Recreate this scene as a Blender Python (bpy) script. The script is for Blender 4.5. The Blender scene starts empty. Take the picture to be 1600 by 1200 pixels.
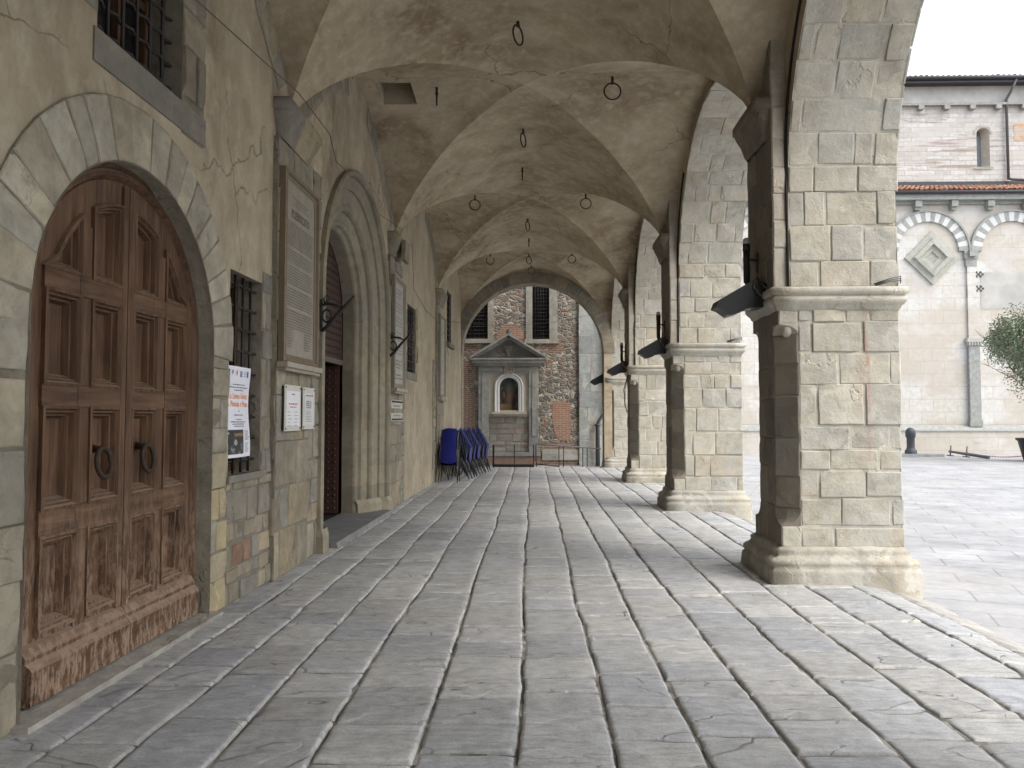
import bpy, math, random
from mathutils import Vector, noise
from mathutils.geometry import tessellate_polygon
PI = math.pi
sc = bpy.context.scene
COL = sc.collection
rng = random.Random(7)

# ------------------------------------------------------------------ mesh builder
class MB:
    def __init__(s): s.v=[]; s.f=[]; s.t=[]; s.sm=[]; s.mi=[]
    def quad(s, pts, t=(.5,.5,.5,.5), sm=False, mi=0):
        i=len(s.v); s.v.extend([tuple(p) for p in pts]); s.f.append(tuple(range(i,i+len(pts)))); s.t.append(t); s.sm.append(sm); s.mi.append(mi)
    def grid(s, fn, nu, nv, t=(.5,.5,.5,.5), sm=True, skip=None, diag=None, mi=0):
        b=len(s.v)
        for j in range(nv+1):
            for i in range(nu+1): s.v.append(tuple(fn(i,j)))
        for j in range(nv):
            for i in range(nu):
                if skip and skip(i,j): continue
                a=b+j*(nu+1)+i; c=a+nu+2
                d=diag(i,j) if diag else 0
                fs=[(a,a+1,c,c-1)] if d==0 else ([(a,a+1,c),(a,c,c-1)] if d==1 else [(a,a+1,c-1),(a+1,c,c-1)])
                tt=t(i,j) if callable(t) else t
                for f in fs: s.f.append(f); s.t.append(tt); s.sm.append(sm); s.mi.append(mi)
    def box(s, x0,x1,y0,y1,z0,z1, t=(.5,.5,.5,.5), P=None, mi=0):
        P=P or (lambda a,b,c:(a,b,c))
        c=[P(x,y,z) for z in (z0,z1) for y in (y0,y1) for x in (x0,x1)]
        for f in ((0,2,3,1),(4,5,7,6),(0,1,5,4),(2,6,7,3),(0,4,6,2),(1,3,7,5)): s.quad([c[k] for k in f],t,mi=mi)
    def tube(s, pts, r, n=8, closed=False, t=(.5,.5,.5,.5), cap=True, mi=0):
        pts=[Vector(p) for p in pts]; m=len(pts); b=len(s.v)
        rs=r if isinstance(r,(list,tuple)) else [r]*m
        prev=None
        for k in range(m):
            if closed: d=pts[(k+1)%m]-pts[k-1]
            else: d=pts[min(k+1,m-1)]-pts[max(k-1,0)]
            d.normalize()
            if prev is None:
                a=Vector((0,0,1)) if abs(d.z)<.9 else Vector((1,0,0))
                u=d.cross(a).normalized()
            else:
                u=(prev-d*prev.dot(d)).normalized()
            prev=u; w=d.cross(u)
            for q in range(n):
                an=2*PI*q/n; s.v.append(tuple(pts[k]+(u*math.cos(an)+w*math.sin(an))*rs[k]))
        for k in range(m if closed else m-1):
            k2=(k+1)%m
            for q in range(n):
                q2=(q+1)%n; s.f.append((b+k*n+q,b+k*n+q2,b+k2*n+q2,b+k2*n+q)); s.t.append(t); s.sm.append(True); s.mi.append(mi)
        if cap and not closed:
            s.f.append(tuple(b+q for q in range(n))[::-1]); s.t.append(t); s.sm.append(False); s.mi.append(mi)
            s.f.append(tuple(b+(m-1)*n+q for q in range(n))); s.t.append(t); s.sm.append(False); s.mi.append(mi)
    def lathe(s, c, prof, n=20, t=(.5,.5,.5,.5), sm=True):
        b=len(s.v); m=len(prof)
        for r,z in prof:
            for q in range(n):
                a=2*PI*q/n; s.v.append((c[0]+r*math.cos(a),c[1]+r*math.sin(a),c[2]+z))
        for k in range(m-1):
            for q in range(n):
                q2=(q+1)%n; s.f.append((b+k*n+q,b+k*n+q2,b+(k+1)*n+q2,b+(k+1)*n+q)); s.t.append(t); s.sm.append(sm); s.mi.append(0)
    def poly(s, loops, P, t=(.5,.5,.5,.5), mi=0):
        """flat polygon with holes in 2D, mapped by P(a,b)"""
        tl=[[Vector((a,b,0)) for a,b in lp] for lp in loops]
        flat=[p for lp in tl for p in lp]
        tri=tessellate_polygon(tl); b=len(s.v)
        s.v.extend([tuple(P(p.x,p.y)) for p in flat])
        for a in tri:
            p0,p1,p2=(flat[k] for k in a)
            cr=(p1.x-p0.x)*(p2.y-p0.y)-(p1.y-p0.y)*(p2.x-p0.x)
            if abs(cr)<1e-9: continue
            if cr<0: a=(a[0],a[2],a[1])
            s.f.append(tuple(b+k for k in a)); s.t.append(t); s.sm.append(False); s.mi.append(mi)
    def strip(s, A, B, t=(.5,.5,.5,.5), closed=False, sm=True):
        b=len(s.v); n=len(A); s.v.extend([tuple(p) for p in A]); s.v.extend([tuple(p) for p in B])
        for k in range(n if closed else n-1):
            k2=(k+1)%n; s.f.append((b+k,b+k2,b+n+k2,b+n+k)); s.t.append(t); s.sm.append(sm); s.mi.append(0)
    def build(s, name, mats, parent=None, base=None, sharp=None):
        me=bpy.data.meshes.new(name)
        off=Vector(base) if base is not None else (parent_world(parent) if parent else Vector((0,0,0)))
        me.from_pydata([(x-off.x,y-off.y,z-off.z) for x,y,z in s.v],[],s.f)
        at=me.attributes.new('tint','FLOAT_COLOR','FACE')
        at.data.foreach_set('color',[c for t in s.t for c in t])
        me.polygons.foreach_set('use_smooth',s.sm)
        if not isinstance(mats,(list,tuple)): mats=[mats]
        for m in mats: me.materials.append(m)
        if len(mats)>1: me.polygons.foreach_set('material_index',s.mi)
        me.update()
        if sharp: me.set_sharp_from_angle(angle=math.radians(sharp))
        o=bpy.data.objects.new(name,me); COL.objects.link(o)
        if parent: o.parent=parent
        else: o.location=off
        return o
def parent_world(p):
    v=Vector(p.location)
    while p.parent: p=p.parent; v=v+Vector(p.location)
    return v
def tag(o,label=None,cat=None,group=None,kind=None):
    if label: o['label']=label
    if cat: o['category']=cat
    if group: o['group']=group
    if kind: o['kind']=kind
    return o
def thing(name,label,cat,loc,group=None):
    o=bpy.data.objects.new(name,None); COL.objects.link(o); o.location=loc; o.empty_display_size=.1
    return tag(o,label,cat,group)
def rt(p,j=.06):
    k=1+rng.uniform(-j,j); return (p[0]*k,p[1]*k,p[2]*k,rng.random())
def nz(x,y,z=0): return noise.noise(Vector((x,y,z)))

# ------------------------------------------------------------------ materials
class NT:
    def __init__(s,name):
        s.m=bpy.data.materials.new(name); s.m.use_nodes=True; s.nt=s.m.node_tree; s.nt.nodes.clear()
        s.out=s.n('ShaderNodeOutputMaterial'); s.b=s.n('ShaderNodeBsdfPrincipled'); s.l(s.b.outputs[0],s.out.inputs[0])
    def n(s,t,**k):
        o=s.nt.nodes.new(t)
        for a,b in k.items(): setattr(o,a,b)
        return o
    def l(s,a,b): s.nt.links.new(a,b)
    def put(s,sock,v):
        if hasattr(v,'is_linked') or hasattr(v,'links'): s.l(v,sock)
        else: sock.default_value=v
    def pos(s): return s.n('ShaderNodeNewGeometry').outputs['Position']
    def math(s,op,a,b=0.,c=None,clamp=False):
        o=s.n('ShaderNodeMath',operation=op,use_clamp=clamp); s.put(o.inputs[0],a); s.put(o.inputs[1],b)
        if c is not None: s.put(o.inputs[2],c)
        return o.outputs[0]
    def vm(s,op,a,b):
        o=s.n('ShaderNodeVectorMath',operation=op); s.put(o.inputs[0],a); s.put(o.inputs[1],b); return o.outputs[0]
    def noise(s,v,scale,detail=5,rough=.55,dist=0.):
        o=s.n('ShaderNodeTexNoise'); s.l(v,o.inputs['Vector']); o.inputs['Scale'].default_value=scale
        o.inputs['Detail'].default_value=detail; o.inputs['Roughness'].default_value=rough; o.inputs['Distortion'].default_value=dist
        return o.outputs[0]
    def vor(s,v,scale,feature='F1',out=0,rnd=1.):
        o=s.n('ShaderNodeTexVoronoi',feature=feature); s.l(v,o.inputs['Vector']); o.inputs['Scale'].default_value=scale
        o.inputs['Randomness'].default_value=rnd
        return o.outputs[out]
    def ramp(s,f,stops,interp='LINEAR'):
        o=s.n('ShaderNodeValToRGB'); s.l(f,o.inputs[0]); r=o.color_ramp; r.interpolation=interp
        while len(r.elements)<len(stops): r.elements.new(.5)
        for e,(p,c) in zip(r.elements,stops):
            e.position=p; e.color=(c,c,c,1) if not isinstance(c,tuple) else (*c[:3],1)
        return o.outputs[0]
    def mr(s,f,a,b,c,d):
        o=s.n('ShaderNodeMapRange'); s.put(o.inputs[0],f)
        for k,x in enumerate((a,b,c,d)): o.inputs[k+1].default_value=x
        return o.outputs[0]
    def mix(s,f,a,b,bt='MIX'):
        o=s.n('ShaderNodeMix',data_type='RGBA',blend_type=bt); s.put(o.inputs[0],f)
        for k,x in ((6,a),(7,b)):
            if isinstance(x,tuple): o.inputs[k].default_value=(*x[:3],1)
            else: s.l(x,o.inputs[k])
        return o.outputs[2]
    def bump(s,h,strength=.5,dist=.01):
        o=s.n('ShaderNodeBump'); o.inputs['Strength'].default_value=strength; o.inputs['Distance'].default_value=dist
        s.l(h,o.inputs['Height']); s.l(o.outputs[0],s.b.inputs['Normal'])
    def map(s,v,scale=(1,1,1),loc=(0,0,0),rot=(0,0,0)):
        o=s.n('ShaderNodeMapping'); s.l(v,o.inputs[0]); o.inputs['Scale'].default_value=scale; o.inputs['Location'].default_value=loc; o.inputs['Rotation'].default_value=rot
        return o.outputs[0]
    def tint(s):
        o=s.n('ShaderNodeAttribute',attribute_name='tint'); return o.outputs['Color'],o.outputs['Alpha']
    def fin(s,col=None,rough=.85,spec=.3,metal=0.):
        if col is not None: s.put(s.b.inputs['Base Color'],(*col[:3],1) if isinstance(col,tuple) else col)
        s.put(s.b.inputs['Roughness'],rough); s.put(s.b.inputs['Specular IOR Level'],spec); s.put(s.b.inputs['Metallic'],metal)
        return s.m

def m_stone(name, lo=.72, hi=1.2, bump=.6, dirt=(.16,.14,.11), dirtamt=.5, stain=False, rough=.88, smear=0.):
    k=NT(name); t,a=k.tint(); p=k.pos()
    off=k.math('MULTIPLY',a,41.)
    pv=k.vm('ADD',p,k.vm('MULTIPLY',(1,1.3,.7),k.n('ShaderNodeCombineXYZ').outputs[0])) if False else p
    cx=k.n('ShaderNodeCombineXYZ'); k.l(off,cx.inputs[0]); k.l(off,cx.inputs[2])
    pv=k.vm('ADD',p,cx.outputs[0])
    n1=k.noise(p,1.1,6,.6); n2=k.noise(pv,6,8,.65,.4); n3=k.noise(pv,38,6,.7); n4=k.noise(pv,2.6,4,.5,.8)
    col=k.mix(1.,t,k.ramp(n2,[(.25,lo),(.75,hi)]),'MULTIPLY')
    warm=k.ramp(n4,[(.42,0.),(.62,.4)]); col=k.mix(warm,col,k.mix(1.,col,(1.06,1.0,.90),'MULTIPLY'))
    d=k.math('MULTIPLY',k.ramp(n1,[(.45,0.),(.72,1.)]),dirtamt); col=k.mix(d,col,dirt)
    pit=k.ramp(n3,[(.28,.72),(.42,1.)]); col=k.mix(1.,col,pit,'MULTIPLY')
    if smear:
        ts=k.n('ShaderNodeSeparateXYZ'); k.l(t,ts.inputs[0]); pale=k.mr(ts.outputs[0],.28,.33,0.,1.)
        s1=k.noise(p,1.7,7,.66,.35); s2=k.noise(k.map(p,(1,1,1),(4.1,8.3,2.7)),2.6,7,.68,.3)
        sm=k.math('MAXIMUM',k.ramp(s1,[(.53,0.),(.56,1.)]),k.ramp(s2,[(.60,0.),(.62,1.)]))
        col=k.mix(k.math('MULTIPLY',k.math('MULTIPLY',sm,smear),pale),col,k.mix(1.,(.455,.438,.385),k.ramp(n2,[(.25,.86),(.75,1.1)]),'MULTIPLY'))
        s3=k.noise(k.map(p,(1,1,1),(1.1,3.3,6.7)),1.3,6,.62,.2); col=k.mix(k.math('MULTIPLY',k.ramp(s3,[(.56,0.),(.60,1.)]),.4),col,k.mix(1.,col,(.80,.79,.78),'MULTIPLY'))
        s4=k.noise(k.map(p,(1,1,1),(7.1,2.3,3.7)),.9,4,.55); col=k.mix(k.math('MULTIPLY',k.ramp(s4,[(.5,0.),(.62,1.)]),.35),col,k.mix(1.,col,(.97,1.0,1.06),'MULTIPLY'))
    if stain:
        sp=k.n('ShaderNodeSeparateXYZ'); k.l(p,sp.inputs[0])
        w=k.noise(k.map(p,(3,3,1.2)),2.,3)
        dx=k.math('ABSOLUTE',k.math('SUBTRACT',k.math('ADD',sp.outputs[0],k.math('MULTIPLY',w,.10)),3.335))
        s1=k.math('MULTIPLY',k.mr(dx,.004,.03,1.,0.),k.mr(k.noise(p,7,4),.38,.6,.15,.8))
        zz=k.math('MULTIPLY',k.mr(sp.outputs[2],.75,1.9,0.,1.),k.mr(sp.outputs[2],2.8,2.95,1.,0.))
        s2=k.math('MULTIPLY',k.mr(k.math('ABSOLUTE',k.math('SUBTRACT',dx,.06)),.0,.10,.35,0.),k.mr(k.noise(p,4,4),.5,.68,0.,1.))
        st=k.math('MULTIPLY',k.math('MAXIMUM',s1,s2),zz,clamp=True)
        col=k.mix(k.math('MULTIPLY',st,.7),col,(.36,.14,.10))
    ns=k.noise(pv,2.6,4,.6,.15); saw=k.math('FRACT',k.math('MULTIPLY',ns,2.0)); on=k.ramp(k.noise(pv,1.9,2,.4),[(.55,0.),(.62,1.)])
    edge=k.mix(on,(1.,1.,1.),k.ramp(saw,[(0.,.82),(.02,.88),(.04,1.)])); col=k.mix(1.,col,edge,'MULTIPLY')
    flake=k.mix(k.math('MULTIPLY',on,.35),col,k.mix(1.,col,(1.10,1.08,1.04),'MULTIPLY')); col=k.mix(k.ramp(saw,[(.45,1.),(.5,0.)]),col,flake)
    h=k.math('ADD',k.math('MULTIPLY',n2,1.),k.math('ADD',k.math('MULTIPLY',n3,.35),k.math('MULTIPLY',k.math('MULTIPLY',k.ramp(saw,[(0.,0.),(.06,1.),(1.,.7)]),on),.5)))
    k.bump(h,bump,.02)
    return k.fin(col,rough,.25)

def m_plaster(name, tones, bump=.45, spots=True, streak=(1,1,1)):
    k=NT(name); p=k.pos(); pm=k.map(p,streak)
    n1=k.noise(pm,.5,4,.5,.6); n2=k.noise(pm,1.6,5,.5,.7); n3=k.noise(p,26,6,.65); n4=k.noise(pm,7,5,.6,.3)
    col=k.ramp(k.math('ADD',k.math('MULTIPLY',n1,.55),k.math('MULTIPLY',n2,.45)),[(.36,tones[0]),(.5,tones[1]),(.64,tones[2])])
    col=k.mix(k.math('MULTIPLY',k.ramp(n4,[(.46,0.),(.66,1.)]),.42),col,tones[3])
    col=k.mix(1.,col,k.ramp(n3,[(.3,.92),(.6,1.03)]),'MULTIPLY')
    if spots:
        v=k.noise(p,9,2,.4); col=k.mix(k.math('MULTIPLY',k.ramp(v,[(.76,0.),(.80,1.)]),.4),col,(.10,.08,.06))
        v2=k.noise(k.map(p,(1,1,1),(5,9,3)),1.7,3,.5); col=k.mix(k.math('MULTIPLY',k.ramp(v2,[(.68,0.),(.73,1.)]),.35),col,(.5,.47,.4))
    wv=k.n('ShaderNodeTexNoise'); k.l(p,wv.inputs['Vector']); wv.inputs['Scale'].default_value=3.5; wv.inputs['Detail'].default_value=4
    pw=k.vm('ADD',p,k.vm('MULTIPLY',wv.outputs[1],(.35,.35,.35)))
    ce=k.vor(pw,.55,'DISTANCE_TO_EDGE',0); ck=k.math('MULTIPLY',k.ramp(ce,[(.0,1.),(.006,0.)]),k.ramp(k.noise(p,.6,3),[(.5,0.),(.58,.75)]))
    col=k.mix(ck,col,(.07,.055,.04))
    pa=k.noise(k.map(p,(1,1,1),(2.3,7.1,1.9)),.8,6,.62,.2); col=k.mix(k.math('MULTIPLY',k.ramp(pa,[(.60,0.),(.612,1.)]),.30),col,k.mix(1.,col,(1.35,1.32,1.25),'MULTIPLY'))
    pb_=k.noise(k.map(p,(1,1,1),(9.3,1.1,4.9)),1.1,6,.65,.2); col=k.mix(k.math('MULTIPLY',k.ramp(pb_,[(.62,0.),(.64,1.)]),.28),col,k.mix(1.,col,(.68,.64,.58),'MULTIPLY'))
    k.bump(k.math('ADD',k.math('MULTIPLY',n4,.8),k.math('ADD',k.math('MULTIPLY',n3,.25),n2)),bump,.02)
    return k.fin(col,.92,.15)

def m_floor():
    k=NT('paving_stone'); t,a=k.tint(); p=k.pos()
    off=k.math('MULTIPLY',a,57.); cx=k.n('ShaderNodeCombineXYZ'); k.l(off,cx.inputs[0]); k.l(off,cx.inputs[1])
    pv=k.vm('ADD',p,cx.outputs[0])
    n1=k.noise(pv,1.3,4,.55,.6); n2=k.noise(pv,8,8,.62,.3); n3=k.noise(pv,70,5,.7)
    nb=k.noise(k.map(pv,(.75,2.,1.)),1.2,3,.5,.8)
    saw=k.math('FRACT',k.math('MULTIPLY',nb,3.6)); tool=k.noise(k.map(pv,(1.2,4.5,1.)),6,5,.65,.5)
    lg=k.noise(p,.9,5,.6)
    col=k.mix(1.,t,k.ramp(n2,[(.25,.74),(.75,1.2)]),'MULTIPLY')
    col=k.mix(k.math('MULTIPLY',k.ramp(n1,[(.42,0.),(.65,1.)]),.5),col,k.mix(1.,col,(1.03,1.0,.95),'MULTIPLY'))
    col=k.mix(k.math('MULTIPLY',k.ramp(lg,[(.45,0.),(.7,1.)]),.3),col,(.20,.205,.205))
    crack=k.ramp(saw,[(0.,.30),(.014,.5),(.035,1.)]); col=k.mix(k.mr(n1,.45,.56,.0,1.),col,k.mix(1.,col,crack,'MULTIPLY'))
    col=k.mix(1.,col,k.ramp(tool,[(.3,.80),(.7,1.14)]),'MULTIPLY'); col=k.mix(1.,col,k.ramp(n3,[(.3,.80),(.65,1.10)]),'MULTIPLY')
    h=k.math('ADD',k.math('MULTIPLY',k.ramp(saw,[(0.,0.),(.05,1.),(1.,.7)]),.45),k.math('ADD',k.math('ADD',k.math('MULTIPLY',n2,.5),k.math('MULTIPLY',tool,.55)),k.math('MULTIPLY',n3,.16)))
    k.bump(h,.8,.02)
    return k.fin(col,k.mr(n2,.3,.7,.62,.46),.4)

def m_simple(name,col,rough=.6,spec=.3,metal=0.,var=.15,bump=0.,sc_=12):
    k=NT(name); p=k.pos(); n=k.noise(p,sc_,5,.6)
    c=k.mix(1.,col,k.ramp(n,[(.25,1-var),(.75,1+var)]),'MULTIPLY')
    if bump: k.bump(k.noise(p,sc_*4,4),bump,.01)
    return k.fin(c,rough,spec,metal)

def m_tint(name,rough=.6,spec=.3,var=.12):
    k=NT(name); t,a=k.tint(); n=k.noise(k.pos(),9,6,.6)
    return k.fin(k.mix(1.,t,k.ramp(n,[(.25,1-var),(.75,1+var)]),'MULTIPLY'),rough,spec)

def m_wood():
    k=NT('old_door_wood'); p=k.pos(); t,a=k.tint()
    off=k.math('MULTIPLY',a,23.); cx=k.n('ShaderNodeCombineXYZ'); k.l(off,cx.inputs[1])
    pv=k.vm('ADD',p,cx.outputs[0])
    sr=k.n('ShaderNodeSeparateXYZ'); k.l(t,sr.inputs[0]); rail=k.math('GREATER_THAN',sr.outputs[0],.7)
    gm=k.n('ShaderNodeMix'); k.l(rail,gm.inputs[0]); k.l(k.noise(k.map(pv,(9,9,.9)),2.2,7,.62,.5),gm.inputs[2]); k.l(k.noise(k.map(pv,(9,.9,9)),2.2,7,.62,.5),gm.inputs[3]); g=gm.outputs[0]; n2=k.noise(p,2.1,5,.6); fine=k.noise(k.map(pv,(60,60,3)),2,4,.6)
    col=k.ramp(g,[(.28,(.038,.019,.010)),(.5,(.092,.049,.027)),(.72,(.152,.088,.051))])
    col=k.mix(1.,col,k.ramp(n2,[(.3,.7),(.7,1.25)]),'MULTIPLY')
    sp=k.n('ShaderNodeSeparateXYZ'); k.l(p,sp.inputs[0])
    low=k.mr(sp.outputs[2],.1,1.25,1.,0.)
    worn=k.math('MULTIPLY',low,k.ramp(k.noise(k.map(pv,(9,9,2.6)),2.6,9,.78,.2),[(.47,0.),(.55,1.)]))
    col=k.mix(k.math('MULTIPLY',worn,.72),col,k.ramp(fine,[(.3,(.24,.165,.115)),(.7,(.42,.32,.24))]))
    spl=k.noise(k.map(pv,(26,26,.7)),1.3,3,.5); col=k.mix(k.ramp(spl,[(.70,0.),(.73,.8)]),col,(.012,.008,.006))
    up=k.n('ShaderNodeNewGeometry'); s2=k.n('ShaderNodeSeparateXYZ'); k.l(up.outputs['True Normal'],s2.inputs[0])
    dust=k.math('MULTIPLY',k.mr(s2.outputs[2],.3,.8,0.,1.),.75); col=k.mix(dust,col,(.27,.20,.145))
    k.bump(k.math('ADD',g,k.math('MULTIPLY',fine,.5)),.5,.006)
    return k.fin(col,.62,.3)

def m_brickcourse(name, c1,c2,mortar,bw=.5,bh=.25,ms=.02,extra=None,axes=(0,2),bump=.4,noisecol=None):
    k=NT(name); p=k.pos(); sp=k.n('ShaderNodeSeparateXYZ'); k.l(p,sp.inputs[0])
    cx=k.n('ShaderNodeCombineXYZ'); k.l(sp.outputs[axes[0]],cx.inputs[0]); k.l(sp.outputs[axes[1]],cx.inputs[1])
    wob=k.noise(p,1.3,3); v=k.vm('ADD',cx.outputs[0],k.vm('MULTIPLY',k.n('ShaderNodeVectorMath').outputs[0],(0,0,0)))
    br=k.n('ShaderNodeTexBrick'); k.l(cx.outputs[0],br.inputs['Vector'])
    br.inputs['Color1'].default_value=(*c1,1); br.inputs['Color2'].default_value=(*c2,1); br.inputs['Mortar'].default_value=(*mortar,1)
    br.inputs['Scale'].default_value=1.; br.inputs['Mortar Size'].default_value=ms; br.inputs['Brick Width'].default_value=bw; br.inputs['Row Height'].default_value=bh
    br.inputs['Mortar Smooth'].default_value=.3; br.offset=.5; br.squash=1.; br.inputs['Bias'].default_value=0.
    col=br.outputs[0]; n=k.noise(p,5,7,.65)
    col=k.mix(1.,col,k.ramp(n,[(.25,.8),(.75,1.15)]),'MULTIPLY')
    if noisecol:
        for (scl,lo,hi,c,amt,st) in noisecol:
            nn=k.noise(k.map(p,st),scl,5,.55); col=k.mix(k.math('MULTIPLY',k.ramp(nn,[(lo,0.),(hi,1.)]),amt),col,c)
    h=k.math('SUBTRACT',k.math('MULTIPLY',n,.4),br.outputs['Fac']); k.bump(h,bump,.02)
    return k.fin(col,.85,.2)

def m_rubble():
    k=NT('rubble_masonry'); p=k.pos(); sp=k.n('ShaderNodeSeparateXYZ'); k.l(p,sp.inputs[0])
    cx=k.n('ShaderNodeCombineXYZ'); k.l(sp.outputs[0],cx.inputs[0]); k.l(k.math('MULTIPLY',sp.outputs[2],1.65),cx.inputs[1])
    wob=k.n('ShaderNodeTexNoise'); k.l(cx.outputs[0],wob.inputs['Vector']); wob.inputs['Scale'].default_value=3.; wob.inputs['Detail'].default_value=3
    v=k.vm('ADD',cx.outputs[0],k.vm('MULTIPLY',wob.outputs[1],(.16,.16,0)))
    cell=k.vor(v,5.2,'F1',1); edge=k.vor(v,5.2,'DISTANCE_TO_EDGE',0)
    cs=k.n('ShaderNodeSeparateXYZ'); k.l(cell,cs.inputs[0])
    stone=k.ramp(cs.outputs[0],[(0.,(.15,.14,.12)),(.2,(.22,.195,.16)),(.42,(.28,.235,.18)),(.58,(.36,.33,.28)),(.74,(.17,.16,.145)),(.86,(.27,.16,.115)),(.95,(.45,.42,.37))],'CONSTANT')
    joint=k.ramp(edge,[(.03,0.),(.085,1.)])
    mort=k.ramp(k.noise(p,4,4),[(.3,(.34,.30,.245)),(.7,(.45,.405,.34))])
    rub=k.mix(joint,mort,stone)
    br=k.n('ShaderNodeTexBrick'); c2=k.n('ShaderNodeCombineXYZ'); k.l(sp.outputs[0],c2.inputs[0]); k.l(sp.outputs[2],c2.inputs[1]); k.l(c2.outputs[0],br.inputs['Vector'])
    for nme,val in (('Color1',(.245,.145,.105,1)),('Color2',(.20,.125,.095,1)),('Mortar',(.36,.31,.25,1))): br.inputs[nme].default_value=val
    br.inputs['Scale'].default_value=1.; br.inputs['Mortar Size'].default_value=.012; br.inputs['Brick Width'].default_value=.27; br.inputs['Row Height'].default_value=.075
    bm=k.ramp(k.noise(k.map(p,(.8,1,1.3),(3.1,0,1.7)),.75,4,.6),[(.62,0.),(.64,1.)])
    band=k.math('MULTIPLY',k.mr(sp.outputs[2],.62,.75,1.,0.),1.)
    left=k.math('MULTIPLY',k.mr(sp.outputs[0],-2.15,-2.0,1.,0.),k.ramp(k.noise(p,1.1,3),[(.42,0.),(.46,1.)]))
    msk=k.math('MAXIMUM',bm,k.math('MAXIMUM',band,left))
    col=k.mix(msk,rub,br.outputs[0])
    n=k.noise(p,14,6,.65); col=k.mix(1.,col,k.ramp(n,[(.25,.72),(.75,1.2)]),'MULTIPLY')
    hr=k.math('MULTIPLY',k.ramp(edge,[(0.,0.),(.16,1.)]),1.); hb=k.math('SUBTRACT',1.,br.outputs['Fac'])
    hm=k.n('ShaderNodeMix'); k.l(msk,hm.inputs[0]); k.l(hr,hm.inputs[2]); k.l(k.math('MULTIPLY',hb,.4),hm.inputs[3])
    k.bump(k.math('ADD',hm.outputs[0],k.math('MULTIPLY',n,.3)),.9,.05)
    return k.fin(col,.9,.15)

M={}
M['pier']=m_stone('sandstone_blocks',.76,1.18,.75,(.25,.22,.17),.35,smear=.75)
M['pier_stain']=m_stone('sandstone_blocks_with_red_stain',.76,1.18,.75,(.25,.22,.17),.35,stain=True,smear=.75)
M['stone']=m_stone('grey_wall_stone',.62,1.30,.85,(.13,.115,.09),.55)
M['portal']=m_stone('portal_sandstone',.75,1.18,.5,(.14,.12,.09),.55)
M['darkstone']=m_stone('grey_pietra_serena',.7,1.2,.5,(.12,.12,.11),.5)
M['vault']=m_plaster('vault_plaster',[(.215,.165,.107),(.345,.285,.20),(.44,.378,.282),(.50,.44,.345)],.5,True,(1.,1.,1.6))
M['plaster']=m_plaster('wall_plaster',[(.22,.182,.13),(.315,.27,.197),(.395,.345,.26),(.45,.405,.325)],.4,True,(1,1,.6))
M['floor']=m_floor()
M['wood']=m_wood()
M['iron']=m_simple('wrought_iron',(.028,.024,.022),.55,.4,.3,.3,.3,40)
M['rust']=m_simple('rusty_iron',(.045,.03,.022),.7,.3,.2,.4,.4,40)
M['black']=m_simple('black_metal_housing',(.012,.012,.013),.45,.4,0,.1)
M['glassdark']=m_simple('dark_pane',(.012,.013,.015),.12,.5,0,.2)
M['wire']=m_simple('grey_wire',(.10,.09,.075),.6)
M['cable']=m_simple('black_cable',(.02,.018,.017),.6)
M['tint']=m_tint('painted_surface')
M['paper']=m_tint('printed_paper',.55,.3,.04)
M['marble']=m_tint('carved_marble_tablet',.5,.35,.16)
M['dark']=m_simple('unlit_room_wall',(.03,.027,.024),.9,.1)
M['blue']=m_simple('blue_moulded_plastic',(.002,.008,.165),.35,.5,0,.08)
M['chrome']=m_simple('dark_steel_tube',(.05,.05,.053),.25,.5,.6,.1)
M['rail']=m_simple('grey_painted_rail',(.10,.10,.105),.5,.4)
M['lead']=m_simple('dark_metal_pipe',(.05,.05,.055),.5,.4,.3,.25)
M['rubble']=m_rubble()
M['brick']=m_brickcourse('red_brick_infill',(.32,.175,.12),(.265,.145,.10),(.38,.30,.24),.26,.07,.012)
M['church_low']=m_brickcourse('pale_marble_facing',(.58,.57,.545),(.53,.505,.45),(.38,.36,.33),1.15,.62,.012,bump=.2,
    noisecol=[(.33,.46,.56,(.43,.375,.31),.6,(1,1,1.4)),(.5,.52,.68,(.54,.53,.51),.7,(1,1,1.5)),(2.5,.66,.72,(.32,.27,.22),.4,(.4,1,2))])
M['church_high']=m_brickcourse('weathered_clerestory_facing',(.56,.56,.54),(.455,.435,.40),(.36,.35,.33),.85,.27,.018,bump=.4,
    noisecol=[(.55,.50,.60,(.49,.475,.44),.8,(1,1,3)),(.8,.58,.66,(.26,.20,.16),.7,(.35,1,4)),(3.,.62,.7,(.20,.17,.14),.6,(.3,1,2))])
M['greystone']=m_simple('green_grey_serpentine',(.29,.297,.28),.7,.3,0,.25,.3,6)
M['whitemarble']=m_simple('white_marble',(.55,.55,.54),.5,.3,0,.08,.1,4)
M['stucco']=m_simple('pale_stucco',(.42,.41,.385),.85,.2,0,.2,.2,1.2)
M['cream']=m_simple('cream_plaster',(.44,.41,.33),.85,.2,0,.12,.2,5)

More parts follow.
